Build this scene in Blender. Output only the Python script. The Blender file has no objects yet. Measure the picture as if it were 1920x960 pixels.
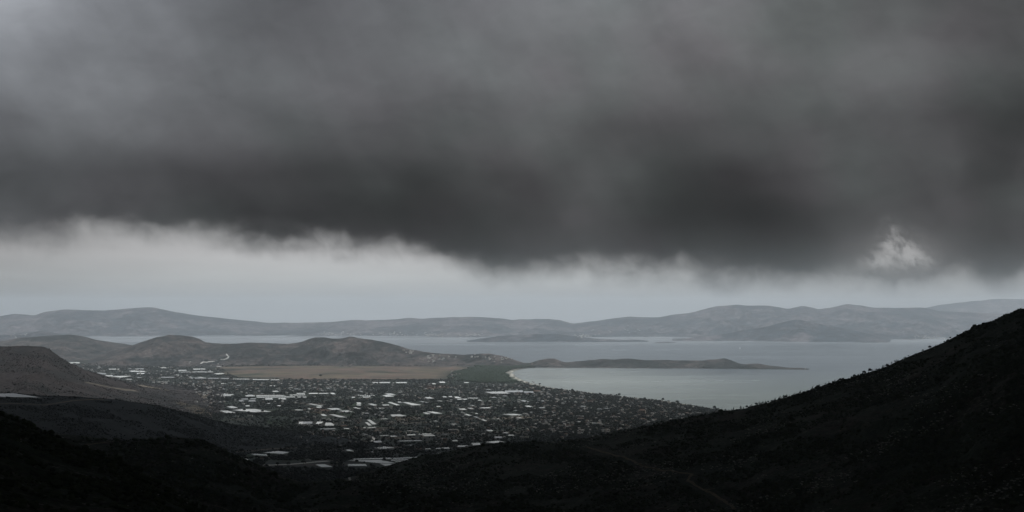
import bpy, math, random
import numpy as np
from mathutils import Vector
from mathutils.bvhtree import BVHTree

random.seed(7)
rng = np.random.default_rng(7)
sc = bpy.context.scene
col = sc.collection

# ------------------------------------------------------------------ camera
CAMZ = 450.0
FPX = 2638.0                      # focal length in pixels of the 1920 px wide photograph
HORIZON = 578.0
TH = math.atan((HORIZON - 480.0) / FPX)
cam_d = bpy.data.cameras.new('camera')
cam_d.sensor_width = 36.0
cam_d.lens = 36.0 * FPX / 1920.0
cam_d.clip_start = 1.0
cam_d.clip_end = 120000.0
cam = bpy.data.objects.new('camera', cam_d)
cam.location = (0, 0, CAMZ)
cam.rotation_euler = (math.pi / 2 + TH, 0, 0)
col.objects.link(cam)
sc.camera = cam

# ------------------------------------------------------------------ exposure, sun
sc.view_settings.view_transform = 'Standard'
sc.view_settings.look = 'None'
sc.view_settings.exposure = 0.0
sc.view_settings.gamma = 1.0
sc.cycles.volume_bounces = 1
sc.cycles.max_bounces = 4
sc.cycles.diffuse_bounces = 2
sc.cycles.glossy_bounces = 2
sc.cycles.sample_clamp_indirect = 2.0
SUN_EL, SUN_AZ = math.radians(48), math.radians(60)   # azimuth clockwise from the view axis (+Y)
sun_d = bpy.data.lights.new('sun', 'SUN')
sun_d.energy = 1.0
sun_d.angle = math.radians(18)
sun_d.color = (1.0, 0.95, 0.88)
sun = bpy.data.objects.new('sun', sun_d)
sdir = Vector((math.sin(SUN_AZ) * math.cos(SUN_EL), math.cos(SUN_AZ) * math.cos(SUN_EL), math.sin(SUN_EL)))
sun.rotation_euler = (-sdir).to_track_quat('-Z', 'Y').to_euler()
sun.location = (0, 0, 3000)
col.objects.link(sun)

def s2l(v):
    v = v / 255.0
    return v / 12.92 if v <= 0.04045 else ((v + 0.055) / 1.055) ** 2.4
def rgb(r, g, b, k=1.0):
    return (s2l(r) * k, s2l(g) * k, s2l(b) * k, 1.0)

# ------------------------------------------------------------------ node helpers
class NT:
    def __init__(s, tree): s.t = tree; s.n = tree.nodes; s.l = tree.links
    def new(s, typ, **kw):
        n = s.n.new(typ)
        for k, v in kw.items(): setattr(n, k, v)
        return n
    def put(s, sock, v):
        if isinstance(v, bpy.types.NodeSocket): s.l.new(v, sock)
        elif v is not None:
            if isinstance(v, (int, float)) and sock.type in ('RGBA', 'VECTOR'):
                v = (v, v, v, 1.0) if sock.type == 'RGBA' else (v, v, v)
            sock.default_value = v
    def m(s, op, a, b=None, c=None, clamp=False):
        n = s.new('ShaderNodeMath', operation=op); n.use_clamp = clamp
        s.put(n.inputs[0], a); s.put(n.inputs[1], b); s.put(n.inputs[2], c)
        return n.outputs[0]
    def v(s, op, a, b=None):
        n = s.new('ShaderNodeVectorMath', operation=op)
        s.put(n.inputs[0], a)
        if b is not None: s.put(n.inputs[1], b)
        return n.outputs[0]
    def mix(s, f, a, b, mode='MIX'):
        n = s.new('ShaderNodeMix', data_type='RGBA', blend_type=mode)
        s.put(n.inputs[0], f); s.put(n.inputs[6], a); s.put(n.inputs[7], b)
        return n.outputs[2]
    def ramp(s, f, stops, interp='LINEAR'):
        n = s.new('ShaderNodeValToRGB'); r = n.color_ramp; r.interpolation = interp
        while len(r.elements) < len(stops): r.elements.new(0.5)
        for e, (p, c) in zip(r.elements, stops):
            e.position = p; e.color = c if len(c) == 4 else (*c, 1)
        s.put(n.inputs[0], f); return n.outputs[0]
    def rng(s, x, a, b, c=0.0, d=1.0, smooth=False):
        n = s.new('ShaderNodeMapRange', interpolation_type='SMOOTHSTEP' if smooth else 'LINEAR')
        for i, q in enumerate((x, a, b, c, d)): s.put(n.inputs[i], q)
        return n.outputs[0]
    def noise(s, vec, scale, detail=4, rough=0.55, dist=0.0, out=0, ty='FBM'):
        n = s.new('ShaderNodeTexNoise', noise_dimensions='3D'); n.noise_type = ty
        s.put(n.inputs['Vector'], vec); n.inputs['Scale'].default_value = scale
        n.inputs['Detail'].default_value = detail; n.inputs['Roughness'].default_value = rough
        n.inputs['Distortion'].default_value = dist
        return n.outputs[out]
    def comb(s, x, y, z):
        n = s.new('ShaderNodeCombineXYZ'); s.put(n.inputs[0], x); s.put(n.inputs[1], y); s.put(n.inputs[2], z)
        return n.outputs[0]
    def curve(s, x, pts):
        n = s.new('ShaderNodeFloatCurve'); c = n.mapping.curves[0]
        n.mapping.use_clip = True; n.mapping.extend = 'HORIZONTAL'
        while len(c.points) < len(pts): c.points.new(0.5, 0.5)
        for p, (a, b) in zip(c.points, sorted(pts)):
            p.location = (a, b); p.handle_type = 'AUTO'
        n.mapping.update()
        s.put(n.inputs['Value'], x); return n.outputs[0]

# ------------------------------------------------------------------ world: daylight sky under a storm cloud
world = bpy.data.worlds.new('World'); sc.world = world
world.use_nodes = True
W = NT(world.node_tree); W.n.clear()
tc = W.new('ShaderNodeTexCoord').outputs['Generated']
sep = W.new('ShaderNodeSeparateXYZ'); W.put(sep.inputs[0], W.v('NORMALIZE', tc))
dx, dy, dz = sep.outputs
R2D = 180 / math.pi
az = W.m('MULTIPLY', W.m('ARCTAN2', dx, dy), R2D)           # degrees from the view axis, clockwise
el = W.m('MULTIPLY', W.m('ARCSINE', dz), R2D)               # degrees above the horizon
PD = 46.04                                                  # photograph pixels per degree
def paz(px): return math.degrees(math.atan((px - 960) / FPX))
def pel(py): return (HORIZON - py) / PD
AZN = lambda px: (paz(px) + 25.0) / 50.0
# slow wandering of the cloud pattern
dv = W.comb(az, W.m('MULTIPLY', el, 1.5), 0.0)
w1 = W.noise(dv, 0.16, 3, 0.5, out=1)
wsep = W.new('ShaderNodeSeparateColor'); W.put(wsep.inputs[0], w1)
wx = W.m('SUBTRACT', wsep.outputs[0], 0.5); wy = W.m('SUBTRACT', wsep.outputs[1], 0.5)
az2 = W.m('MULTIPLY_ADD', wx, 3.2, az); el2 = W.m('MULTIPLY_ADD', wy, 1.6, el)
azn = W.rng(az2, -25, 25); azn0 = W.rng(az, -25, 25)
rows = [
 (560, [(0,85),(400,70),(850,60),(1200,68),(1350,56),(1650,80),(1920,78)]),
 (470, [(0,84),(300,74),(600,60),(850,57),(950,61),(1060,68),(1130,66),(1300,60),(1400,57),(1500,62),(1600,78),(1750,74),(1850,70),(1920,76)]),
 (405, [(0,84),(100,80),(200,75),(300,71),(450,60),(600,55),(750,52),(900,60),(1000,66),(1110,76),(1160,74),(1250,58),(1350,50),(1450,53),(1550,66),(1650,76),(1750,79),(1850,75),(1920,80)]),
 (345, [(0,76),(200,76),(400,66),(550,63),(700,66),(800,56),(900,66),(1000,70),(1060,74),(1130,81),(1240,62),(1350,54),(1450,64),(1550,78),(1650,80),(1750,78),(1860,62),(1920,70)]),
 (250, [(0,96),(200,108),(400,96),(600,86),(800,80),(920,88),(1000,92),(1150,76),(1300,76),(1500,79),(1650,84),(1800,70),(1920,60)]),
 (140, [(0,128),(200,121),(400,106),(600,101),(800,104),(960,106),(1150,102),(1300,98),(1500,97),(1650,102),(1800,90),(1920,80)]),
 (10,  [(-150,165),(0,158),(100,146),(200,124),(400,104),(520,96),(700,101),(900,109),(1100,114),(1300,114),(1500,98),(1700,86),(1920,76)]),
]
val = None
for i, (py, pts) in enumerate(rows):
    c = W.curve(azn, [(AZN(x), s2l(g) * 2.0) for x, g in pts])
    if val is None: val = c
    else:
        f = W.rng(el2, pel(rows[i-1][0]), pel(py), smooth=True)
        val = W.m('ADD', W.m('MULTIPLY', val, W.m('SUBTRACT', 1.0, f)), W.m('MULTIPLY', c, f))
val = W.m('MULTIPLY', val, 0.535)
streak = W.noise(W.comb(W.m('MULTIPLY', az, 0.9), W.m('MULTIPLY_ADD', az, 0.25, W.m('MULTIPLY', el, 1.3)), 3.1), 0.30, 3.5, 0.42, 0.3)
val = W.m('MULTIPLY', val, W.rng(streak, 0.25, 0.75, 0.86, 1.15))
# soft slanting curtains of rain and finer billows in the cloud base
curtain = W.noise(W.comb(W.m('MULTIPLY_ADD', el, 0.55, az), W.m('MULTIPLY', el, 0.28), 6.0), 0.75, 4, 0.55, 0.3)
val = W.m('MULTIPLY', val, W.rng(curtain, 0.3, 0.7, 0.955, 1.045))
billow = W.noise(W.comb(az, W.m('MULTIPLY', el, 1.8), 2.0), 0.85, 6, 0.58, 0.6)
val = W.m('MULTIPLY', val, W.rng(billow, 0.3, 0.7, 0.95, 1.05))
tint_n = W.noise(dv, 0.2, 2, 0.5)
tint = W.mix(W.rng(tint_n, 0.35, 0.65), (0.97, 1.04, 1.05, 1), (1.00, 0.99, 1.04, 1))
tint = W.mix(W.rng(W.m('SUBTRACT', el, W.m('MULTIPLY', az, 0.5)), 6.0, 20.0), tint, (0.95, 1.0, 1.09, 1))
cloud_low = W.v('SCALE', tint); cloud_low.node.inputs['Scale'].default_value = 1.0
W.put(cloud_low.node.inputs['Scale'], val)
# brightness added overhead, outside the frame, to light the land and haze
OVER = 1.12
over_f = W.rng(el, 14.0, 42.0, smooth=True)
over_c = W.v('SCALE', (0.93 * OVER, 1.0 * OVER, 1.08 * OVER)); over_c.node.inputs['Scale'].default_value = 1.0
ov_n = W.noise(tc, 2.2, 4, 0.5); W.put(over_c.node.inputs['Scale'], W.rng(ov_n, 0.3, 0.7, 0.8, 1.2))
cloud_part_added = W.mix(over_f, cloud_low, over_c)
# clear strip above the horizon: real sky colour with distant haze in it
sky = W.new('ShaderNodeTexSky', sky_type='NISHITA'); sky.sun_disc = False
sky.sun_elevation = SUN_EL; sky.sun_rotation = SUN_AZ
sky.altitude = 450; sky.dust_density = 4.0; sky.air_density = 1.0
gap_el = W.ramp(W.rng(el, -0.5, 4.0), [(0.0, rgb(160,164,167)), (0.12, rgb(165,169,171)), (0.38, rgb(184,187,188)), (0.6, rgb(186,186,187)), (1.0, rgb(172,172,173))])
gap_az = W.curve(azn0, [(0.0, .40), (AZN(0), .41), (AZN(250), .49), (AZN(480), .55), (AZN(900), .555), (AZN(1150), .52), (AZN(1500), .485), (AZN(1920), .45), (1.0, .45)])
gap_n = W.noise(W.comb(az, W.m('MULTIPLY', el, 7.0), 9.0), 0.25, 3, 0.5)
gap = W.v('SCALE', gap_el); W.put(gap.node.inputs['Scale'], W.m('MULTIPLY', W.m('MULTIPLY', gap_az, 2.22), W.rng(gap_n, 0.3, 0.7, 0.965, 1.03)))
sky_s = W.v('SCALE', sky.outputs[0]); sky_s.node.inputs['Scale'].default_value = 0.05
gap = W.mix(0.08, gap, sky_s)
# ragged lower edge of the cloud
edge_px = [(-250,430),(0,440),(60,446),(110,436),(160,425),(230,424),(320,426),(400,434),(440,440),(490,450),(560,448),(600,446),(680,453),(740,458),(800,462),(840,474),(900,492),(960,502),(1040,498),(1120,496),(1200,492),(1250,490),(1300,500),(1340,508),(1420,510),(1500,508),(1560,512),(1620,516),(1680,520),(1740,522),(1800,514),(1840,520),(1870,526),(1920,510),(2100,505)]
edge = W.m('MULTIPLY', W.curve(azn0, [(AZN(x), pel(y) / 5.0) for x, y in edge_px]), 5.0)
e1 = W.m('SUBTRACT', W.noise(W.comb(az, W.m('MULTIPLY', el, 1.4), 4.0), 0.55, 4, 0.5, 0.4), 0.5)
e2 = W.m('SUBTRACT', W.noise(W.comb(W.m('MULTIPLY_ADD', el, 0.3, az), W.m('MULTIPLY', el, 0.8), 7.0), 1.7, 4, 0.5, 0.5), 0.5)
e4 = W.m('SUBTRACT', W.noise(W.comb(W.m('MULTIPLY_ADD', el, 0.8, az), W.m('MULTIPLY', el, 1.3), 2.0), 0.28, 2, 0.5), 0.5)
ragged = W.m('ADD', W.m('ADD', W.m('MULTIPLY', e1, 1.3), W.m('MULTIPLY', e2, 0.42)), W.m('MULTIPLY', e4, 1.0))
def gauss(px, py, rx, ry):
    a = W.m('DIVIDE', W.m('SUBTRACT', az, paz(px)), rx / PD)
    b = W.m('DIVIDE', W.m('SUBTRACT', el, pel(py)), ry / PD)
    r = W.m('ADD', W.m('MULTIPLY', a, a), W.m('MULTIPLY', b, b))
    return W.m('POWER', 2.71828, W.m('MULTIPLY', r, -1.0))
d = W.m('ADD', W.m('SUBTRACT', W.m('ADD', el, 0.60), edge), ragged)
# torn hole in the cloud and a hanging wisp below it
e3 = W.m('SUBTRACT', W.noise(W.comb(az, el, 1.0), 1.5, 4, 0.5, 0.2), 0.47)
hole = W.m('ADD', W.m('ADD', gauss(1668, 446, 14, 22), gauss(1690, 470, 32, 24)), W.m('ADD', W.m('MULTIPLY', gauss(1648, 494, 26, 16), .8), W.m('MULTIPLY', gauss(1722, 494, 26, 20), .9)), clamp=True)
torn = W.noise(W.comb(W.m('MULTIPLY_ADD', el, 0.35, az), W.m('MULTIPLY', el, 0.9), 1.0), 1.5, 6, 0.6, 0.25)
hole_a = W.m('MULTIPLY', hole, W.rng(torn, 0.36, 0.60, 0.12, 1.0, smooth=True))
hole_a = W.m('ADD', W.m('MULTIPLY', hole_a, 0.62), W.m('MULTIPLY', gauss(1692, 492, 85, 50), 0.24), clamp=True)
wisp = W.m('ADD', W.m('MULTIPLY', gauss(1676, 540, 7, 16), 0.75), W.m('MULTIPLY', gauss(560, 466, 50, 9), 0.5))
wisp = W.m('ADD', wisp, W.m('MULTIPLY', gauss(1430, 528, 26, 14), 0.35))
wisp = W.m('ADD', wisp, W.m('ADD', W.m('MULTIPLY', gauss(1690, 519, 75, 11), 0.5), W.m('MULTIPLY', gauss(1665, 526, 16, 22), 0.5)))
wisp = W.m('MULTIPLY', wisp, W.m('MULTIPLY_ADD', e3, 2.5, 0.75))
soft = W.rng(d, -0.5, 1.0, smooth=True)
mask = W.m('ADD', soft, W.m('MULTIPLY', wisp, 0.5), clamp=True)
mask = W.m('MULTIPLY', mask, W.m('SUBTRACT', 1.0, hole_a))
# cloud is thinner, hence lighter, right along its edge
lit = W.rng(d, 0.2, 1.3, 1.0, 0.0, smooth=True)
cloud_part_added = W.mix(W.m('MULTIPLY', lit, 0.10), cloud_part_added, gap)
front = W.rng(W.m('ABSOLUTE', az), 60.0, 110.0, 0.0, 1.0, smooth=True)
mask = W.m('MAXIMUM', mask, front)
skyc = W.mix(mask, gap, cloud_part_added)
below = W.rng(el, -1.2, -0.5)
skyc = W.mix(below, (0.05, 0.055, 0.06, 1), skyc)
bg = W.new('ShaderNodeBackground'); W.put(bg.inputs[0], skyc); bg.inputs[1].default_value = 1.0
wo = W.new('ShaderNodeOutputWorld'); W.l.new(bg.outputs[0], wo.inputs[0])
world.cycles.sampling_method = 'MANUAL'; world.cycles.sample_map_resolution = 1024

# ------------------------------------------------------------------ numpy noise
def _hash(ix, iy, seed):
    h = (ix.astype(np.int64) * 374761393 + iy.astype(np.int64) * 668265263 + seed * 1274126177) & 0xFFFFFFFF
    h = ((h ^ (h >> 13)) * 1274126177) & 0xFFFFFFFF
    return ((h ^ (h >> 16)) & 0xFFFF) / 65535.0
def vnoise(x, y, seed=0):
    x0 = np.floor(x); y0 = np.floor(y); fx = x - x0; fy = y - y0
    fx = fx * fx * fx * (fx * (fx * 6 - 15) + 10); fy = fy * fy * fy * (fy * (fy * 6 - 15) + 10)
    a = _hash(x0, y0, seed); b = _hash(x0 + 1, y0, seed); c = _hash(x0, y0 + 1, seed); d = _hash(x0 + 1, y0 + 1, seed)
    return (a * (1 - fx) + b * fx) * (1 - fy) + (c * (1 - fx) + d * fx) * fy
def fbm(x, y, octv=5, seed=0, rough=0.5):
    s = 0; a = 1; t = 0
    for i in range(octv):
        s = s + a * vnoise(x, y, seed + i); t += a; a *= rough; x, y = x * 1.9 + y * 0.6 + 13.7, y * 1.9 - x * 0.6 + 7.1
    return s / t
def ridged(x, y, octv=5, seed=0, rough=0.5):
    s = 0; a = 1; t = 0
    for i in range(octv):
        n = 1 - np.abs(2 * vnoise(x, y, seed + i) - 1); s = s + a * n * n; t += a; a *= rough
        x, y = x * 1.9 + y * 0.6 + 3.7, y * 1.9 - x * 0.6 + 9.1
    return s / t

def P(px, py, Y):
    """point on the sight line of a photograph pixel at forward distance Y"""
    u = (px - 960) / FPX; v = (480 - py) / FPX
    k = Y / (math.cos(TH) - v * math.sin(TH))
    return (u * k, Y, CAMZ + k * (math.sin(TH) + v * math.cos(TH)))
def gz(x, y):
    return 2.5 + 0.006 * np.maximum(0, 6000 - y)
def G(px, py, dz=0.0):
    """point on the plain seen at a photograph pixel"""
    z = 2.5
    for _ in range(4):
        u = (px - 960) / FPX; v = (480 - py) / FPX
        k = (z + dz - CAMZ) / (math.sin(TH) + v * math.cos(TH))
        x, y = u * k, k * (math.cos(TH) - v * math.sin(TH)); z = float(gz(x, y))
    return (x, y, z + dz)

# ------------------------------------------------------------------ objects
def mesh_np(name, co, faces, nv, mat, smooth=False, parent=None):
    """co (n,3), faces flat loop indices with nv corners each"""
    me = bpy.data.meshes.new(name)
    co = np.asarray(co, dtype=np.float32); faces = np.asarray(faces, dtype=np.int32).ravel()
    nf = len(faces) // nv
    me.vertices.add(len(co)); me.vertices.foreach_set('co', co.ravel())
    me.loops.add(len(faces)); me.loops.foreach_set('vertex_index', faces)
    me.polygons.add(nf)
    me.polygons.foreach_set('loop_start', np.arange(0, nf * nv, nv, dtype=np.int32))
    me.polygons.foreach_set('loop_total', np.full(nf, nv, dtype=np.int32))
    me.polygons.foreach_set('use_smooth', np.full(nf, smooth, dtype=bool))
    me.update(calc_edges=True); me.validate()
    if mat: me.materials.append(mat)
    o = bpy.data.objects.new(name, me); col.objects.link(o)
    if parent: o.parent = parent
    return o
def mesh_py(name, verts, faces, mat, parent=None, smooth=False):
    me = bpy.data.meshes.new(name); me.from_pydata([tuple(v) for v in verts], [], faces); me.update()
    if smooth:
        for p in me.polygons: p.use_smooth = True
    for m_ in (mat if isinstance(mat, list) else [mat]): me.materials.append(m_)
    o = bpy.data.objects.new(name, me); col.objects.link(o)
    if parent: o.parent = parent
    return o
def tag(o, label=None, cat=None, group=None, kind=None):
    if label: o['label'] = label
    if cat: o['category'] = cat
    if group: o['group'] = group
    if kind: o['kind'] = kind
    return o
def grid_faces(nu, nv):
    i = np.arange(nu - 1)[:, None] * nv + np.arange(nv - 1)[None, :]
    return np.stack([i, i + nv, i + nv + 1, i + 1], -1).reshape(-1, 4)

# ------------------------------------------------------------------ materials
def new_mat(name):
    m = bpy.data.materials.new(name); m.use_nodes = True
    t = NT(m.node_tree); t.n.clear()
    b = t.new('ShaderNodeBsdfPrincipled'); o = t.new('ShaderNodeOutputMaterial')
    t.l.new(b.outputs[0], o.inputs[0])
    b.inputs['Roughness'].default_value = 0.95
    b.inputs['Specular IOR Level'].default_value = 0.1
    return m, t, b
def plain(name, c, rough=0.8, spec=0.2, vary=0.0, per_obj=0.0):
    m, t, b = new_mat(name)
    base = (*c, 1)
    if vary or per_obj:
        p = t.new('ShaderNodeNewGeometry').outputs['Position']
        n = t.noise(p, 0.15, 4, 0.6)
        k = t.rng(n, 0.3, 0.7, 1 - vary, 1 + vary)
        if per_obj:
            oi = t.new('ShaderNodeObjectInfo').outputs['Random']
            k = t.m('MULTIPLY', k, t.rng(oi, 0, 1, 1 - per_obj, 1 + per_obj))
        s = t.v('SCALE', c); t.put(s.node.inputs['Scale'], k); t.put(b.inputs['Base Color'], s)
    else: b.inputs['Base Color'].default_value = base
    b.inputs['Roughness'].default_value = rough; b.inputs['Specular IOR Level'].default_value = spec
    return m
def hill_mat(name, green, soil, rock, s=1.0, rock_amt=0.5, soil_amt=0.5, speck=True, bump=1.0, spf=0.28):
    m, t, b = new_mat(name)
    p = t.new('ShaderNodeNewGeometry').outputs['Position']
    big = t.noise(p, 0.004 * s, 5, 0.55, 0.4)
    mid = t.noise(p, 0.02 * s, 6, 0.65, 0.5)
    fine = t.noise(p, 0.11 * s, 5, 0.7)
    f = t.rng(t.m('ADD', big, t.m('MULTIPLY', t.m('SUBTRACT', mid, 0.5), 0.9)), 0.62 - 0.3 * soil_amt, 0.85 - 0.3 * soil_amt)
    c = t.mix(f, (*green, 1), (*soil, 1))
    rk = t.m('MULTIPLY', t.rng(fine, 0.60 - 0.08 * rock_amt, 0.72), t.rng(t.noise(p, 0.007 * s, 4, 0.6), 0.66 - 0.28 * rock_amt, 0.74 - 0.1 * rock_amt))
    c = t.mix(t.m('MULTIPLY', rk, 1.0, clamp=True), c, (*rock, 1))
    if speck:
        sp = t.rng(t.noise(p, spf, 4, 0.7), 0.36, 0.64, 0.45, 1.6)
        sc_ = t.v('SCALE', c); t.put(sc_.node.inputs['Scale'], sp); c = sc_
    t.put(b.inputs['Base Color'], c)
    bp = t.new('ShaderNodeBump'); bp.inputs['Strength'].default_value = 0.8 * bump; bp.inputs['Distance'].default_value = 6.0 / s
    t.put(bp.inputs['Height'], t.m('ADD', mid, t.m('MULTIPLY', fine, 0.35))); t.l.new(bp.outputs[0], b.inputs['Normal'])
    return m
M = {}
M['near'] = hill_mat('maquis_near', (0.022, 0.033, 0.017), (0.052, 0.044, 0.033), (0.24, 0.22, 0.20), 1.6, 0.85, 0.4, spf=0.12)
M['dark'] = hill_mat('maquis_dark', (0.008, 0.012, 0.013), (0.012, 0.015, 0.016), (0.045, 0.043, 0.042), 1.3, 0.5, 0.3, spf=0.07)
M['brown'] = hill_mat('brown_hill', (0.018, 0.019, 0.018), (0.042, 0.034, 0.032), (0.12, 0.10, 0.09), 1.0, 0.7, 0.8, spf=0.05)
M['mid'] = hill_mat('mid_hill', (0.017, 0.022, 0.021), (0.090, 0.074, 0.067), (0.26, 0.22, 0.20), 0.6, 0.8, 0.6, bump=1.5, spf=0.028)
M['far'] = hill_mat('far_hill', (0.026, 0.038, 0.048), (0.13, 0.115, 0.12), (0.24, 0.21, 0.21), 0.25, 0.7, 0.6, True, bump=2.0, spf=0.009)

# ------------------------------------------------------------------ ground sheet (plain, beach, sea bed)
coast_px = [(1480,800),(1440,788),(1400,777),(1350,768),(1300,759),(1270,755),(1240,750),(1200,746),(1160,742),(1110,736),(1080,732),(1040,727.5),
            (1000,719.5),(980,713),(968,707),(962,702),(960.5,698),(964,695),(975,691.8),(992,689.6),(1010,688.6),(1040,687.8),(1100,688.6),
            (1200,689.4),(1300,690.2),(1400,691.2),(1460,692.0),(1518,692.6)]
coast = [G(a, b, 0)[:2] for a, b in coast_px]
tipx, tipy = coast[-1]
back = [(tipx - 20, tipy + 70), (1900, 10900), (1500, 11250), (900, 11400), (300, 11500), (-100, 11700), (-500, 12300), (-1000, 12900), (-1700, 13400),
        (-2600, 13600), (-3400, 14200), (-4200, 14800), (-5200, 15600), (-7000, 15900), (-9500, 16500), (-26000, 17500), (-26000, -900), (26000, -900), (26000, 3300), (9000, 4300), (4200, 4600)]
POLY = np.array(coast + back, dtype=float)
def seg_dist(x, y, pts, closed=True):
    n = len(pts); best = np.full(x.shape, 1e12)
    for i in range(n if closed else n - 1):
        ax, ay = pts[i]; bx, by = pts[(i + 1) % n]
        ex, ey = bx - ax, by - ay; L = ex * ex + ey * ey + 1e-9
        t = np.clip(((x - ax) * ex + (y - ay) * ey) / L, 0, 1)
        best = np.minimum(best, (x - ax - t * ex) ** 2 + (y - ay - t * ey) ** 2)
    return np.sqrt(best)
def inside(x, y, pts):
    n = len(pts); r = np.zeros(x.shape, bool)
    for i in range(n):
        ax, ay = pts[i]; bx, by = pts[(i + 1) % n]
        c = ((ay > y) != (by > y)) & (x < (bx - ax) * (y - ay) / (by - ay + 1e-12) + ax)
        r ^= c
    return r
def sdist(x, y):
    return np.where(inside(x, y, POLY), 1, -1) * seg_dist(x, y, POLY)
xs = np.concatenate([np.linspace(-26000, -5000, 30)[:-1], np.linspace(-5000, 3600, 345), np.linspace(3600, 26000, 30)[1:]])
ys = np.concatenate([np.linspace(-900, 3000, 20)[:-1], np.linspace(3000, 12000, 361), np.linspace(12000, 44000, 40)[1:]])
X, Y = np.meshgrid(xs, ys, indexing='ij')
SD = sdist(X, Y)
wig = (fbm(X / 160, Y / 160, 3, 5) - 0.5) * 14
SDw = SD + wig * (np.abs(SD) < 400)
Zg = np.where(SDw > 0, np.minimum(SDw * 0.045, 1) * gz(X, Y), np.maximum(SDw * 0.03, -14))
Zg = Zg + np.where(SDw > 60, (fbm(X / 300, Y / 300, 4, 3) - 0.5) * 1.2, 0)
def region(pxpts): return np.array([G(a, b)[:2] for a, b in pxpts])
MARSH = region([(415,688),(500,686),(640,686),(760,687),(860,686),(905,685.5),(880,690),(850,697),(838,706),(836,711.5),(700,711.5),(560,710.5),(480,710),(440,706),(425,698)])
PINE = region([(905,685.8),(960,684),(1000,682),(1012,686.8),(984,689.2),(966,692),(957,697),(957,703),(964,709),(975,714),(960,718.5),(900,718),(860,714),(842,708),(852,698),(880,691)])
def soft_mask(poly, w):
    s = np.where(inside(X, Y, poly), 1, -1) * seg_dist(X, Y, poly)
    s = s + (fbm(X / 120, Y / 200, 4, 11) - 0.5) * w * 2
    return np.clip(s / w + 0.5, 0, 1)
marsh = soft_mask(MARSH, 150); pine = soft_mask(PINE, 110)
land_far = np.clip((Y - 12000) / 1500, 0, 1)

mg, t, b = new_mat('plain_ground')
p = t.new('ShaderNodeNewGeometry').outputs['Position']
att = t.new('ShaderNodeAttribute', attribute_name='zones'); asep = t.new('ShaderNodeSeparateColor'); t.put(asep.inputs[0], att.outputs['Color'])
a_marsh, a_pine, a_sand = asep.outputs
mp = t.new('ShaderNodeMapping'); t.put(mp.inputs[0], p); mp.inputs['Rotation'].default_value = (0, 0, math.radians(24)); mp.inputs['Scale'].default_value = (1/150, 1/75, 0)
vo = t.new('ShaderNodeTexVoronoi', voronoi_dimensions='2D', distance='CHEBYCHEV'); t.put(vo.inputs['Vector'], mp.outputs[0]); vo.inputs['Scale'].default_value = 1.0; vo.inputs['Randomness'].default_value = 0.75
csep = t.new('ShaderNodeSeparateColor'); t.put(csep.inputs[0], vo.outputs['Color'])
field = t.ramp(csep.outputs[0], [(0.0, (0.016,0.024,0.018)), (0.2, (0.022,0.034,0.020)), (0.36, (0.014,0.019,0.016)), (0.52, (0.034,0.032,0.026)), (0.64, (0.020,0.024,0.020)), (0.78, (0.065,0.050,0.038)), (0.85, (0.024,0.036,0.020)), (0.94, (0.10,0.084,0.066))], 'CONSTANT')
nz = t.noise(p, 0.02, 6, 0.65)
field = t.mix(t.rng(nz, 0.42, 0.6), field, (0.020, 0.024, 0.020, 1))
rowsn = t.noise(t.v('MULTIPLY', p, (0.0011, 0.0016, 0)), 1.0, 6, 0.6, 0.6)
mcol = t.ramp(rowsn, [(0.36, (0.030,0.036,0.026)), (0.43, (0.070,0.064,0.046)), (0.475, (0.165,0.105,0.080)), (0.51, (0.058,0.058,0.042)), (0.55, (0.155,0.120,0.078)), (0.62, (0.040,0.046,0.032))])
mn = t.noise(t.v('MULTIPLY', p, (0.0007, 0.0016, 5)), 1.0, 4, 0.6)
mcol = t.mix(t.m('MULTIPLY', t.rng(mn, 0.52, 0.66), 0.7), mcol, (0.16, 0.112, 0.088, 1))
pn = t.noise(p, 0.012, 4, 0.7)
pcol = t.mix(t.rng(pn, 0.35, 0.65), (0.022, 0.035, 0.024, 1), (0.046, 0.064, 0.038, 1))
c = t.mix(a_marsh, field, mcol); c = t.mix(a_pine, c, pcol); c = t.mix(a_sand, c, (0.50, 0.47, 0.40, 1))
t.put(b.inputs['Base Color'], c)
ground = mesh_np('ground', np.stack([X, Y, Zg], -1).reshape(-1, 3), grid_faces(len(xs), len(ys)), 4, mg, True)
ground['kind'] = 'structure'
sand = np.clip(1 - np.abs(SDw - 12) / (15 + 9 * fbm(X / 200, Y / 200, 3, 31)), 0, 1) * (Y > 6500) * (X > -200) * np.clip((9900 - Y) / 600 + (X < 250), 0.0, 1)
at = ground.data.attributes.new('zones', 'FLOAT_COLOR', 'POINT')
at.data.foreach_set('color', np.stack([marsh, pine * (1 - sand), np.clip(sand * 1.6, 0, 1), np.ones_like(sand)], -1).astype(np.float32).ravel())

# ------------------------------------------------------------------ water
mw, t, b = new_mat('sea_water')
p = t.new('ShaderNodeNewGeometry').outputs['Position']
wn = t.noise(t.v('MULTIPLY', p, (0.0004, 0.0009, 0)), 1.0, 5, 0.6)
psep = t.new('ShaderNodeSeparateXYZ'); t.put(psep.inputs[0], p)
shal = t.rng(psep.outputs[1], 10300, 7000)
deep = t.mix(t.rng(wn, 0.35, 0.65), (0.10, 0.120, 0.135, 1), (0.15, 0.172, 0.19, 1))
shc = t.mix(t.rng(wn, 0.35, 0.65), (0.165, 0.19, 0.17, 1), (0.235, 0.262, 0.235, 1))
near_shore = t.rng(t.v('LENGTH', t.v('MULTIPLY', t.v('SUBTRACT', p, (250, 9000, 0)), (1, 0.45, 0))).node.outputs['Value'], 200, 1500, 1.0, 0.0, smooth=True)
wcol = t.mix(shal, deep, shc)
wcol = t.mix(t.rng(psep.outputs[1], 16800, 19500, 0.0, 0.8), wcol, (0.36, 0.38, 0.39, 1))  # far strip paler: bright sky reflection put into the water colour
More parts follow.
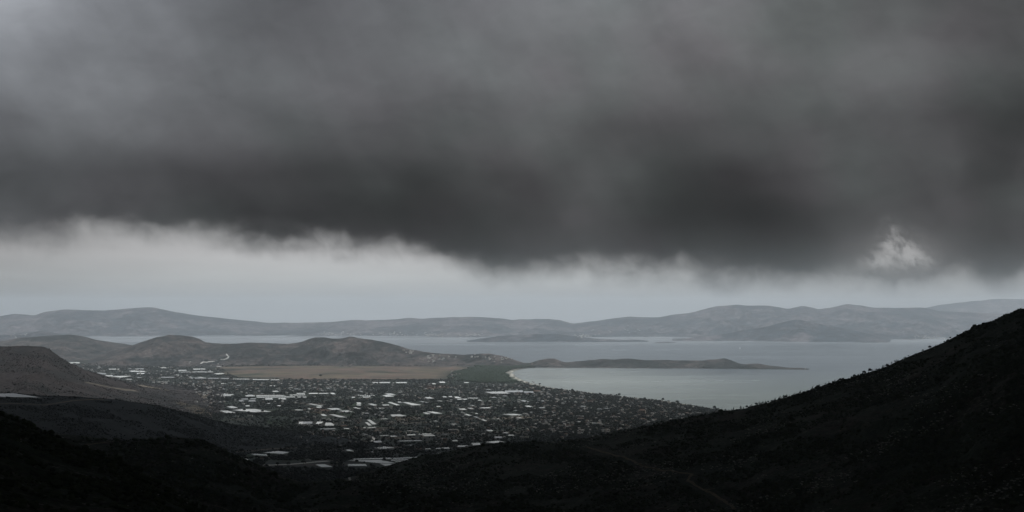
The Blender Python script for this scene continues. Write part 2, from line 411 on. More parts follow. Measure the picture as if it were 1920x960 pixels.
wcol = t.mix(t.m('MULTIPLY', near_shore, 0.75), wcol, (0.40, 0.42, 0.38, 1))
t.put(b.inputs['Base Color'], wcol)
b.inputs['IOR'].default_value = 1.33; b.inputs['Specular IOR Level'].default_value = 0.5
t.put(b.inputs['Roughness'], t.rng(wn, 0.3, 0.7, 0.12, 0.30))
bp = t.new('ShaderNodeBump'); bp.inputs['Strength'].default_value = 0.35; bp.inputs['Distance'].default_value = 1.0
t.put(bp.inputs['Height'], t.m('ADD', t.noise(p, 0.05, 4, 0.6), t.noise(t.v('MULTIPLY', p, (0.006, 0.02, 0)), 1.0, 4, 0.6))); t.l.new(bp.outputs[0], b.inputs['Normal'])
wx_ = np.linspace(-26000, 26000, 14); wy_ = np.linspace(4000, 44000, 12)
WX, WY = np.meshgrid(wx_, wy_, indexing='ij')
sea = mesh_np('sea', np.stack([WX, WY, np.zeros_like(WX)], -1).reshape(-1, 3), grid_faces(14, 12), 4, mw, True)
sea['kind'] = 'structure'

# ------------------------------------------------------------------ hills
HILLS = {}
def hill(name, crest, Dc, Df, Db, zf, zb, mat, nu=260, nf=60, nb=24, relief=0.35, rs=700, front_pow=1.25, seed=1, rough_amp=2.0, sky_rough=1.6):
    """a real ridge: crest line through the given outline at its own distance, flanks falling to its feet"""
    cx = np.array([c_[0] for c_ in crest], float); cy = np.array([c_[1] for c_ in crest], float)
    px = np.linspace(cx[0], cx[-1], nu)
    # smooth interpolation of the outline
    py = np.interp(px, cx, cy) + (fbm(px / 16.0, px * 0 + seed, 4, seed) - 0.5) * sky_rough
    k = 1; ker = np.ones(2 * k + 1) / (2 * k + 1)
    py = np.convolve(np.pad(py, k, mode='edge'), ker, 'valid')
    f = lambda q: np.array([q(v_) for v_ in px], float) if callable(q) else (np.interp(px, [a for a, _ in q], [b_ for _, b_ in q]) if isinstance(q, list) else np.full(nu, float(q)))
    dc, df, db, zff, zbb = f(Dc), f(Df), f(Db), f(zf), f(zb)
    pts = np.array([P(a, b_, d_) for a, b_, d_ in zip(px, py, dc)])
    ratio = pts[:, 0] / pts[:, 1]; zc = pts[:, 2]
    tt = np.concatenate([np.linspace(-1, 0, nf), np.linspace(0, 1, nb)[1:]])
    T = np.broadcast_to(tt[None, :], (nu, len(tt)))
    D = np.where(T < 0, dc[:, None] + T * (dc - df)[:, None], dc[:, None] + T * (db - dc)[:, None])
    Xh = ratio[:, None] * D
    pr = 1 - np.abs(T)
    prof = np.where(T < 0, np.sin(pr * math.pi / 2) ** front_pow * 0.5 + pr * 0.5, np.sin(pr * math.pi / 2) ** 1.2)
    base = np.where(T < 0, zff[:, None], zbb[:, None])
    Z = base + (zc[:, None] - base) * prof
    hh = np.maximum(zc[:, None] - base, 4)
    w = np.sin(np.clip(pr, 0, 1) * math.pi) ** 0.8
    wrp = (fbm(Xh / rs, D / rs, 3, seed + 50) - 0.5) * 1.4
    rg = ridged(Xh / rs + wrp, D / (rs * 1.6) + wrp, 5, seed)
    Z = Z - relief * hh * w * (1 - rg) * 0.9
    Z = Z + (fbm(Xh / (rs * 0.12), D / (rs * 0.12), 4, seed + 9) - 0.5) * rough_amp * 2 * np.clip((1 - pr) * 12, 0.12, 1)
    o = mesh_np(name, np.stack([Xh, D, Z], -1).reshape(-1, 3), grid_faces(nu, len(tt)), 4, mat, True)
    o['kind'] = 'structure'
    HILLS.setdefault(name, []).append(o)
    return o

far_crest = [(-160,600),(-60,594),(0,592.5),(25,588.5),(65,591),(85,584),(120,580),(160,581.5),(200,582),(250,577.5),(270,576),(290,577),(330,585),(380,593),(430,598),(480,603),(500,605),(560,605),(620,604),(660,600),(700,600.5),(740,599),(768,596),(790,598),(810,596),(850,594.5),(890,594),(940,597),(960,600),(975,599),(1030,598),(1050,600),(1065,604),(1075,607),(1100,604),(1130,600),(1180,593),(1200,594.5),(1235,595),(1260,590),(1290,587),(1330,577),(1345,574),(1385,571),(1400,573),(1440,573),(1480,579),(1504,573),(1520,576),(1535,580),(1560,576),(1590,570),(1610,572),(1640,577),(1730,577),(1760,583),(1800,585),(1920,590),(2080,596)]
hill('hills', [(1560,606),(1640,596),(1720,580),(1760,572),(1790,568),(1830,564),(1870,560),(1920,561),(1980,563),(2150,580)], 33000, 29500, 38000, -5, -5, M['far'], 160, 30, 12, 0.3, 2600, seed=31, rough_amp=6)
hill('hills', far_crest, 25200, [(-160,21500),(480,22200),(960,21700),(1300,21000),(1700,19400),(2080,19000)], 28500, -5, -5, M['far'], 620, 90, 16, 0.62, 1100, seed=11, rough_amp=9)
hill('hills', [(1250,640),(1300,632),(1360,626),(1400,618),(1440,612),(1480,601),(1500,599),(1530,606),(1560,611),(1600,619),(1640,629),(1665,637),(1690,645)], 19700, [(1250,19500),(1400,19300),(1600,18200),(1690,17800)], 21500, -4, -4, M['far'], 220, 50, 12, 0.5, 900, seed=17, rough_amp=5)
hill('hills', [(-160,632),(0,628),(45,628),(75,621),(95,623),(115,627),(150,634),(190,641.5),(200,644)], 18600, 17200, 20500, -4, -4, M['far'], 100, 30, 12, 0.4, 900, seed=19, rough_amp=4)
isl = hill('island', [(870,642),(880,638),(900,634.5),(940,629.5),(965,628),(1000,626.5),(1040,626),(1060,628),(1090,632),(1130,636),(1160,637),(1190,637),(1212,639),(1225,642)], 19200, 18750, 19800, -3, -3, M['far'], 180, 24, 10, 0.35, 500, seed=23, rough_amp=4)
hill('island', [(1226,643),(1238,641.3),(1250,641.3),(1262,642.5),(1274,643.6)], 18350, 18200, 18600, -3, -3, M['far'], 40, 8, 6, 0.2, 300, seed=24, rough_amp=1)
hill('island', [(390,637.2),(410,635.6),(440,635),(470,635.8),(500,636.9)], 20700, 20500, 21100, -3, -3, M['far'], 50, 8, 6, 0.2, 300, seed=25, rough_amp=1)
# hills behind the plain
hill('hills', [(-200,646),(-60,645),(0,640),(40,633),(100,629),(130,627),(150,629),(180,637),(210,642),(250,647.5),(300,655),(360,664),(420,674)], 14000, 11900, 15500, 0, 0, M['mid'], 240, 60, 16, 0.55, 450, seed=41, rough_amp=5)
hill('hills', [(170,672),(200,662),(235,651),(250,647),(265,641),(295,632),(315,628),(340,629),(360,631),(375,636),(385,642),(410,644),(430,645),(470,642),(500,643.5),(540,645),(565,641),(580,635),(592,632.5),(610,633),(625,635),(645,634),(655,631),(665,632),(670,634),(700,637),(735,645),(770,655),(795,660),(830,663),(870,665),(890,664),(915,662.5),(940,667),(960,673),(975,678),(990,683.5),(1004,688.2)],
     [(170,12200),(600,11900),(1004,11000)], [(170,10600),(430,10750),(760,10700),(900,10650),(1004,10600)], [(170,13400),(800,13000),(1004,11300)], 1.0, 0, M['mid'], 480, 80, 24, 0.6, 340, seed=43, rough_amp=4)
cape = hill('hills', [(975,688),(985,683.5),(1000,678.5),(1015,674.5),(1030,672),(1040,672.5),(1060,679),(1090,677),(1110,675),(1130,672.5),(1150,674),(1180,672.5),(1210,675),(1250,675),(1280,675.5),(1320,676),(1340,673.5),(1358,671),(1370,675),(1385,681),(1400,683),(1420,682),(1440,685),(1460,687),(1480,690),(1500,690),(1516,692.2),(1521,693.4)],
     [(975,10950),(1400,10800),(1521,10400)], [(975,10700),(1040,10640),(1100,10610),(1300,10500),(1400,10420),(1521,10360)], [(975,11300),(1400,11100),(1521,10480)], -1.0, -1.0, M['mid'], 420, 40, 16, 0.35, 260, seed=47, rough_amp=3)
brown = hill('hills', [(-260,655),(-60,651),(0,649.5),(50,648.5),(80,650),(92,654),(105,664),(115,671),(130,680),(150,690),(180,701),(215,713),(240,723),(270,733),(300,741),(330,747),(370,752),(420,757)],
     [(-260,6600),(0,6500),(270,6700),(420,6600)], [(-260,4700),(0,4800),(200,4900),(420,5100)], 8600, [(-260,60),(0,40),(250,10),(420,0)], 0, M['brown'], 300, 90, 20, 0.22, 520, front_pow=1.5, seed=53, rough_amp=3)
dark = hill('hills', [(-300,737),(-60,738),(0,738.2),(30,738.6),(55,741),(80,743.5),(110,743.5),(190,748),(240,753),(300,763),(350,776),(400,790),(440,799),(480,802),(520,807),(560,813),(600,817),(640,823),(690,831),(740,842)],
     [(-300,4000),(0,4150),(440,4600),(600,4700),(740,4420)], [(-300,2700),(0,2900),(300,3300),(430,4150),(600,4270),(740,4250)], [(-300,5400),(440,5300),(740,4700)], [(-300,90),(0,70),(300,20),(440,6),(740,4)], 0, M['dark'], 320, 80, 20, 0.25, 330, seed=59, rough_amp=2)
knoll = hill('hills', [(-300,770),(0,786),(60,800),(110,813),(160,817),(200,824),(240,827),(270,823),(300,821),(345,820),(380,825),(400,835),(430,849),(460,863),(500,881),(540,896),(570,905),(620,904),(680,904),(740,908),(820,920),(900,934),(1000,950),(1100,968),(1300,985)],
     [(-300,2300),(345,2300),(560,2250),(1000,1900),(1300,1750)], [(-300,1400),(345,1500),(1300,1250)], [(-300,3100),(345,3000),(700,2700),(1300,2300)], [(-300,200),(0,180),(345,130),(700,110),(1300,120)], [(-300,40),(700,20),(1300,60)], M['near'], 360, 110, 30, 0.22, 190, seed=61, rough_amp=1.5)
rm = hill('mountain', [(560,915),(620,905),(660,895),(700,883),(740,871),(800,855),(850,846),(900,835),(960,830),(1000,829),(1050,829),(1100,823),(1150,811),(1200,800),(1260,789),(1310,781),(1350,773),(1400,765),(1440,755),(1500,738),(1550,721),(1600,707),(1650,692),(1680,679),(1720,662),(1750,650),(1770,642),(1800,626),(1815,620),(1825,612),(1840,607),(1860,603),(1880,591),(1895,587),(1905,581),(1915,578.5),(1925,580),(1945,586),(1980,592),(2060,570),(2300,520)],
     [(560,3000),(660,2950),(1000,2800),(1400,2750),(1900,2550),(2300,2400)], [(560,1500),(1000,1350),(2300,1150)], [(560,3600),(1000,3600),(2300,4200)], [(560,40),(700,60),(1000,105),(1500,165),(1920,215),(2300,260)], [(560,10),(1400,10),(2300,30)], M['near'], 620, 170, 40, 0.24, 210, seed=67, rough_amp=1.6)
# the mountain side the photograph is taken from
def near_slope():
    pxs = np.linspace(-420, 2400, 300)
    crest = [(-420,735),(-200,750),(-60,762),(0,769),(20,778),(50,790),(80,808),(110,818),(140,830),(200,851),(260,881),(300,901),(340,926),(390,951),(430,975),(520,1010),(700,1040),(2400,1040)]
    py = np.interp(pxs, [c_[0] for c_ in crest], [c_[1] for c_ in crest])
    Ds = np.concatenate([np.linspace(0, 300, 20)[:-1], np.linspace(300, 1000, 110), np.linspace(1000, 1700, 40)[1:]])
    A = np.array([P(a, b_, 1000) for a, b_ in zip(pxs, py)])
    r = A[:, 0] / 1000; zc = A[:, 2]
    D = np.broadcast_to(Ds[None, :], (300, len(Ds)))
    z0 = 447.0; z1 = 450 - 0.165 * 300 - 6
    Z = np.where(D < 300, z0 + (z1 - z0) * D / 300, np.where(D < 1000, z1 + (zc[:, None] - z1) * (D - 300) / 700, zc[:, None] - (D - 1000) * 0.36))
    Xh = r[:, None] * D
    wv = np.clip(np.minimum((D - 200) / 200, (1000 - D) / 250), 0, 1)
    rg = ridged(Xh / 170, D / 210, 5, 77)
    Z = Z - wv * 16 * (1 - rg) + (fbm(Xh / 30, D / 30, 4, 78) - 0.5) * 3.0 * np.clip(np.abs(D - 1000) / 120, 0.25, 1) * (D > 60)
    o = mesh_np('hillside', np.stack([Xh, D, Z], -1).reshape(-1, 3), grid_faces(300, len(Ds)), 4, M['near'], True)
    o['kind'] = 'structure'; return o
slope = near_slope()

bpy.context.view_layer.update()
def bvh_of(objs):
    vs, fs, n = [], [], 0
    for o in objs:
        me = o.data; c_ = np.empty(len(me.vertices) * 3, np.float32); me.vertices.foreach_get('co', c_)
        l_ = np.empty(len(me.loops), np.int32); me.loops.foreach_get('vertex_index', l_)
        vs.append(c_.reshape(-1, 3)); fs.append(l_.reshape(-1, 4) + n); n += len(me.vertices)
    return BVHTree.FromPolygons(np.concatenate(vs).tolist(), np.concatenate(fs).tolist())
LAND = bvh_of([ground] + [o for v_ in HILLS.values() for o in v_] + [slope])
def drop(x, y):
    h = LAND.ray_cast(Vector((x, y, 3000)), Vector((0, 0, -1)))
    return (h[0].z, h[1]) if h[0] else (0.0, Vector((0, 0, 1)))
def hit(px, py):
    u = (px - 960) / FPX; v_ = (480 - py) / FPX
    d_ = Vector((u, math.cos(TH) - v_ * math.sin(TH), math.sin(TH) + v_ * math.cos(TH))).normalized()
    h = LAND.ray_cast(Vector((0, 0, CAMZ)), d_)
    return h[0] if h[0] else Vector(P(px, py, 5000))
exec_marker = True

# ------------------------------------------------------------------ unseen cloud slab added to shade the near slopes, and the haze below it
def added_cloud_deck():
    nx_, ny_ = 70, 50
    gx, gy = np.meshgrid(np.linspace(-15000, 15000, nx_), np.linspace(-9000, ADDED_CLOUD_EDGE, ny_), indexing='ij')
    gy = gy + (fbm(gx / 900, gy / 900, 4, 91) - 0.5) * 500 * (gy > ADDED_CLOUD_EDGE - 800) * 0 
    e = np.minimum.reduce([gx + 15000, 15000 - gx, gy + 9000, ADDED_CLOUD_EDGE - gy]) / 900
    th = np.sqrt(np.clip(e, 0, 1)) * 0.98 + 0.02
    low = 2120 - th * (150 + 140 * fbm(gx / 700, gy / 700, 5, 92)); top = 2120 + th * (300 + 500 * fbm(gx / 1500, gy / 1500, 5, 93))
    co = np.concatenate([np.stack([gx, gy, low], -1).reshape(-1, 3), np.stack([gx, gy, top], -1).reshape(-1, 3)])
    f = grid_faces(nx_, ny_); n = nx_ * ny_
    fl = [f[:, ::-1], f + n]
    ring = [i * ny_ for i in range(nx_)] + [(nx_ - 1) * ny_ + j for j in range(1, ny_)] + [i * ny_ + ny_ - 1 for i in range(nx_ - 2, -1, -1)] + list(range(ny_ - 2, 0, -1))
    r = np.array(ring); r2 = np.roll(r, -1)
    fl.append(np.stack([r, r2, r2 + n, r + n], -1))
    m = plain('added_cloud_slab', (0.75, 0.77, 0.80), 1.0, 0.0)
    o = mesh_np('cloud_part_added', co, np.concatenate(fl), 4, m, True); o['kind'] = 'stuff'  # added slab above the frame, blocks sky and sun from the near slopes
    return o
ADDED_CLOUD_EDGE = 5700.0
added_cloud_deck()
def haze_box():
    x0, x1, y0, y1, z0, z1 = -27500, 27500, -1500, 45000, -17, 760
    v_ = [(x, y, z) for x in (x0, x1) for y in (y0, y1) for z in (z0, z1)]
    f_ = [(0,1,3,2),(4,6,7,5),(0,4,5,1),(2,3,7,6),(0,2,6,4),(1,5,7,3)]
    m = bpy.data.materials.new('haze_air'); m.use_nodes = True; t = NT(m.node_tree); t.n.clear()
    pv = t.new('ShaderNodeVolumePrincipled'); oo = t.new('ShaderNodeOutputMaterial')
    pv.inputs['Color'].default_value = (0.90, 0.96, 1.0, 1); pv.inputs['Density'].default_value = HAZE
    pv.inputs['Anisotropy'].default_value = 0.2
    t.l.new(pv.outputs[0], oo.inputs['Volume'])
    o = mesh_py('haze', v_, f_, m); o['kind'] = 'stuff'
HAZE = 3.1e-5
haze_box()
#@@OBJECTS@@
# ------------------------------------------------------------------ materials of the small things
M['plastic'] = plain('greenhouse_plastic', (0.66, 0.65, 0.61), 0.4, 0.5, 0.10, 0.22)
M['plastic_grey'] = plain('old_greenhouse_plastic', (0.33, 0.33, 0.325), 0.4, 0.5, 0.12, 0.2)
M['wall_w'] = plain('white_render', (0.55, 0.53, 0.49), 0.9, 0.1, 0.1, 0.2)
M['wall_c'] = plain('cream_render', (0.31, 0.28, 0.24), 0.9, 0.1, 0.1, 0.2)
M['wall_g'] = plain('grey_concrete', (0.24, 0.24, 0.235), 0.9, 0.1, 0.1, 0.2)
M['tile'] = plain('clay_tile', (0.15, 0.10, 0.08), 0.9, 0.1, 0.15, 0.25)
M['slab'] = plain('flat_roof', (0.36, 0.35, 0.33), 0.9, 0.1, 0.1, 0.25)
M['bark'] = plain('bark', (0.045, 0.035, 0.028), 0.95, 0.05, 0.2)
M['dirt'] = plain('pale_dirt', (0.17, 0.145, 0.115), 0.95, 0.05, 0.2)
M['track'] = plain('track_dirt', (0.17, 0.135, 0.10), 0.95, 0.05, 0.3)
M['road'] = plain('pale_road', (0.52, 0.50, 0.46), 0.9, 0.1, 0.1)
M['boat'] = plain('white_sailcloth', (0.8, 0.8, 0.8), 0.6, 0.3)
M['steel'] = plain('dull_steel', (0.3, 0.3, 0.3), 0.5, 0.4)
M['rock'] = plain('limestone', (0.36, 0.34, 0.31), 0.95, 0.05, 0.3)
def leafy(name, a, c_):
    m, t, b = new_mat(name)
    g = t.new('ShaderNodeNewGeometry')
    k = t.m('MULTIPLY_ADD', g.outputs['Random Per Island'], 0.65, t.m('MULTIPLY', t.noise(g.outputs['Position'], 0.01, 3, 0.6), 0.35))
    t.put(b.inputs['Base Color'], t.mix(k, (*a, 1), (*c_, 1)))
    return m
M['leaf'] = leafy('olive_and_cypress_leaves', (0.004, 0.007, 0.006), (0.017, 0.022, 0.016))
M['pineleaf'] = leafy('pine_needles', (0.020, 0.032, 0.022), (0.048, 0.066, 0.040))
M['scrub'] = leafy('scrub_leaves', (0.014, 0.023, 0.012), (0.062, 0.078, 0.038))
M['scrub3'] = leafy('bluish_scrub', (0.007, 0.010, 0.010), (0.020, 0.024, 0.022))
M['scrub2'] = leafy('dry_scrub', (0.014, 0.015, 0.014), (0.034, 0.030, 0.028))

# ------------------------------------------------------------------ leaf clumps merged in bulk (woods, scrub)
_t = (1 + 5 ** 0.5) / 2
ICO = np.array([(-1,_t,0),(1,_t,0),(-1,-_t,0),(1,-_t,0),(0,-1,_t),(0,1,_t),(0,-1,-_t),(0,1,-_t),(_t,0,-1),(_t,0,1),(-_t,0,-1),(-_t,0,1)]) / math.sqrt(1 + _t * _t)
ICOF = np.array([(0,11,5),(0,5,1),(0,1,7),(0,7,10),(0,10,11),(1,5,9),(5,11,4),(11,10,2),(10,7,6),(7,1,8),(3,9,4),(3,4,2),(3,2,6),(3,6,8),(3,8,9),(4,9,5),(2,4,11),(6,2,10),(8,6,7),(9,8,1)])
def blobs(P3, R, H, squash_top=None, jitter=0.35):
    """P3 (n,3) centres at ground, R radii, H heights -> coords, faces; uneven many-sided clumps"""
    n = len(P3)
    j = 1 + (rng.random((n, 12, 1)) - 0.5) * 2 * jitter
    v_ = ICO[None] * j
    a = rng.random(n) * 6.283; ca, sa = np.cos(a)[:, None], np.sin(a)[:, None]
    x = (v_[..., 0] * ca - v_[..., 1] * sa) * R[:, None]; y = (v_[..., 0] * sa + v_[..., 1] * ca) * R[:, None]
    z = (v_[..., 2] * 0.5 + 0.42) * H[:, None]
    co = np.stack([x + P3[:, 0:1], y + P3[:, 1:2], z + P3[:, 2:3]], -1).reshape(-1, 3)
    f = (ICOF[None] + (np.arange(n) * 12)[:, None, None]).reshape(-1, 3)
    return co, f

# ------------------------------------------------------------------ greenhouses
OCC = []                                # footprints, so that trees and houses keep off them
def footprint_box(q):
    a = np.array(q); return a
def greenhouse_mesh(q, h, spans):
    """multi-span tunnel over the ground quad q (4 xy corners: far-left, far-right, near-right, near-left)"""
    A, B, C_, D_ = [Vector((*p_, 0)) for p_ in q]
    seg = 5; vs = []; fs = []
    prof = []
    for s_ in range(spans):
        for k in range(seg):
            prof.append(((s_ + k / seg) / spans, math.sin(math.pi * k / seg)))
    prof.append((1.0, 0.0))
    n = len(prof)
    wide = (B - A).length >= (D_ - A).length      # spans run across the longer side
    for e in (0, 1):
        for u_, hh_ in prof:
            if wide: p_ = (A.lerp(B, u_)).lerp(D_.lerp(C_, u_), e)
            else: p_ = (A.lerp(D_, u_)).lerp(B.lerp(C_, u_), e)
            z_ = float(gz(p_.x, p_.y))
            vs.append((p_.x, p_.y, z_ + h * (0.62 + 0.38 * hh_)))
    for i in range(n - 1): fs.append((i, i + 1, n + i + 1, n + i))
    m_ = len(vs)
    for e in (0, 1):                       # side walls of the cover along the first and last span
        i = 0 if e == 0 else n - 1
        for k in (i, n + i):
            x, y, _ = vs[k]; vs.append((x, y, float(gz(x, y)) - 0.5))
        fs.append((i, n + i, m_ + 2 * e + 1, m_ + 2 * e))
    ends = []
    for e in (0, 1):
        ev = []; ef = []
        for i in range(n):
            x, y, z = vs[e * n + i]; ev += [(x, y, z), (x, y, float(gz(x, y)) - 0.5)]
        for i in range(n - 1): ef.append((2 * i, 2 * i + 2, 2 * i + 3, 2 * i + 1))
        ends.append((ev, ef))
    return vs, fs, ends
GH_GROUP = 'plastic greenhouses on the plain'
def greenhouse(pxq, label, mat='plastic', spans=None, h=3.6, parts=False):
    h *= 0.6
    cy_ = sum(b_ for _, b_ in pxq) / 4; pxq = [(a, cy_ + (b_ - cy_) * 0.86) for a, b_ in pxq]
    q = [G(a, b_)[:2] for a, b_ in pxq]
    OCC.append(np.array(q))
    wdt = max((Vector(q[1]) - Vector(q[0])).length, (Vector(q[2]) - Vector(q[3])).length)
    dpt = max((Vector(q[3]) - Vector(q[0])).length, (Vector(q[2]) - Vector(q[1])).length)
    spans = spans or int(min(14, max(2, max(wdt, dpt) / 9)))
    vs, fs, ends = greenhouse_mesh(q, h, spans)
    o = mesh_py('greenhouse', vs, fs, M[mat]); tag(o, label, 'greenhouse', GH_GROUP)
    for ev, ef in ends: mesh_py('end_wall', ev, ef, M[mat], o)
    return o
def row(x0, x1, y0, y1, sk=0.0, sk2=None):
    """quad seen from x0..x1 (near edge shifted by sk pixels)"""
    sk2 = sk if sk2 is None else sk2
    return [(x0, y0), (x1, y0), (x1 + sk2, y1), (x0 + sk, y1)]
def slant(xa, ya, xb, yb, th, w=6):
    """long thin house running from (xa,ya) to (xb,yb)"""
    return [(xa, ya), (xa + w, ya), (xb, yb), (xb - w, yb)] if False else [(xa, ya - th / 2), (xb, yb - th / 2), (xb + w, yb + th / 2), (xa + w, ya + th / 2)]
NEARVAL = [
 ([(449,860),(462,861),(470,865.5),(458,865)], 'short white greenhouse at the foot of the dark knoll, left end of the pale road', 'plastic'),
 ([(471,851.3),(500,853.2),(504,856),(478,854.4)], 'long narrow white greenhouse just left below the diamond-shaped one near the hill track', 'plastic'),
 ([(518,846),(541,849),(528,852.5),(494,849.5)], 'broad diamond-shaped white greenhouse below the pale track behind the knoll', 'plastic'),
 ([(592,871.4),(608,871),(623,876.6),(602,876.8)], 'white wedge-shaped greenhouse just below the long pale road', 'plastic'),
 ([(652,871.3),(686,871),(688,875),(653,875)], 'long straight white greenhouse in front of the largest white greenhouse block', 'plastic'),
 ([(690,839.3),(714,837),(739,840.5),(714,842.6)], 'large diamond-shaped white greenhouse alone among dark trees', 'plastic'),
 ([(648,843.9),(656,844),(663,846.8),(652,846.5)], 'small pale greenhouse left of the large diamond-shaped greenhouse', 'plastic'),
 ([(662,861.5),(733,859),(735,861.2),(664,863)], 'long thin white greenhouse behind the largest greenhouse block', 'plastic'),
 ([(653,863.8),(712,863),(742,870),(705,869.2)], 'largest white greenhouse block of the valley, a dark round tree at its near edge', 'plastic'),
 ([(712,869.8),(728,870),(738,871.5),(722,874.8)], 'small white greenhouse tucked under the right end of the largest block', 'plastic'),
 ([(737,860),(783,857.3),(786,859.8),(737,862.3)], 'long grey greenhouse right of the largest block, nearly touching the mountain foot', 'plastic_grey'),
 ([(733,863.3),(764,862.1),(766,863.6),(734,865.1)], 'thin white greenhouse below the long grey one at the mountain foot', 'plastic'),
 ([(740,866.3),(767,864.9),(767.5,866.2),(742,867.3)], 'thinnest white greenhouse strip, lowest at the mountain foot', 'plastic'),
 ([(774,865),(784,861.5),(793,860),(786,864)], 'small white greenhouse corner half hidden by the mountain foot', 'plastic'),
 ([(697,828.3),(714,826.6),(716,830.4),(700,830.8)], 'pale greenhouse beside the bend of the small curved road', 'plastic_grey'),
 ([(748,827.3),(785,825.9),(795,827.6),(752,828.7)], 'long pale grey greenhouse right of the small curved road', 'plastic_grey'),
 ([(764,815.4),(778,814.8),(779,816.6),(763,817)], 'left of three white greenhouses in a staggered row above the pale grey one', 'plastic'),
 ([(786,814),(809,813.7),(811,815.4),(784,816)], 'middle of three white greenhouses in a staggered row above the pale grey one', 'plastic'),
 ([(791,816.6),(812,816),(816,818),(796,818.8)], 'right of three white greenhouses in a staggered row above the pale grey one', 'plastic'),
 ([(712,817.4),(728,816.2),(730,817.4),(714,818.2)], 'thin white greenhouse pointing at the small curved road', 'plastic'),
 ([(731,818),(739,817.7),(745,819.6),(733,819.4)], 'small white greenhouse right below a thin one near the curved road', 'plastic'),
 ([(797,842.2),(807,841.6),(808,843),(798,843.4)], 'leftmost of a broken line of small greenhouses above the mountain shoulder', 'plastic'),
 ([(817,841),(825,840.5),(826,842),(818,842.3)], 'middle piece of the broken line of greenhouses above the mountain shoulder', 'plastic'),
 ([(828,840.2),(842,839.8),(843,841.6),(829,842)], 'right piece of the broken line of greenhouses above the mountain shoulder', 'plastic'),
 ([(859,836.4),(877,835.8),(878,838),(858,838.6)], 'white greenhouse strip just behind the mountain shoulder', 'plastic'),
 ([(822,850.8),(876,845.6),(878,848.2),(824,853)], 'long white greenhouse following the edge of the mountain shoulder', 'plastic'),
 ([(849,826.2),(857,825.8),(858,828),(848,828)], 'small bright greenhouse above the broken greenhouse line', 'plastic'),
 ([(884,831.6),(899,831),(901,835),(887,836)], 'bright jagged greenhouse touching the skyline of the mountain shoulder', 'plastic'),
 ([(912,829.8),(934,827),(946,829.4),(926,832)], 'white greenhouse spread along the mountain shoulder, brightest of its surroundings', 'plastic'),
 ([(927,819.4),(940,819),(941,822),(928,822.4)], 'grey greenhouse above the one spread along the mountain shoulder', 'plastic_grey'),
 ([(953,815.9),(963,815.8),(964,817.2),(953,817.3)], 'very bright short greenhouse beside an ochre yard', 'plastic'),
 ([(944,811.4),(952,811.2),(953,813),(944,813)], 'small pale greenhouse above the very bright short one', 'plastic_grey'),
 ([(912,806.6),(922,807),(926,809.6),(914,808.6)], 'slanted white greenhouse strip above the mountain shoulder', 'plastic'),
 ([(600,804.6),(628,803.2),(630,805.3),(602,806.8)], 'long pale greenhouse below the four bright ones at the hill foot', 'plastic_grey'),
 ([(645,803.6),(654,803.2),(655,805),(645,805.4)], 'short pale greenhouse on the road line below the diagonal pair', 'plastic'),
 ([(681,801.8),(704,801.2),(705,803),(682,803.6)], 'thin white greenhouse just below the diagonal pair', 'plastic'),
 ([(561,791.4),(569,791),(567,796),(560,796)], 'white gabled greenhouse at the left end of the tight row at the hill foot', 'plastic'),
 ([(569,791.2),(577,791),(575,795.5),(567,796)], 'blue-grey greenhouse second from the left of the tight row at the hill foot', 'plastic_grey'),
 ([(577,791),(586,790.8),(585,795.3),(575,795.5)], 'blue-grey greenhouse at the right end of the tight row at the hill foot', 'plastic_grey'),
 ([(595,791.2),(606,790.8),(601,795.8),(592,795.6)], 'pale square greenhouse right of the tight row at the hill foot', 'plastic'),
 ([(611,792.6),(621,792.8),(628,798.8),(609,799)], 'large bright trapezoid greenhouse right of the pale square one', 'plastic'),
 ([(688,787),(694,787),(706,796.4),(698,797)], 'right and longer house of the bright diagonal pair', 'plastic'),
 ([(684,792),(689,792),(697,798.6),(691,799)], 'left and shorter house of the bright diagonal pair', 'plastic'),
 ([(617,777),(627,777.4),(650,783.6),(636,783.4)], 'long slanted white greenhouse above the bright trapezoid one', 'plastic'),
 ([(601,777),(607,776.6),(613,780.4),(605,780.8)], 'small white greenhouse left of the long slanted one', 'plastic'),
 ([(732,778),(750,777.4),(761,780.6),(735,781.8)], 'broad pale greenhouse with a sharp right tip in open fields', 'plastic'),
]
for q, lab, mt in NEARVAL: greenhouse(q, lab, mt)
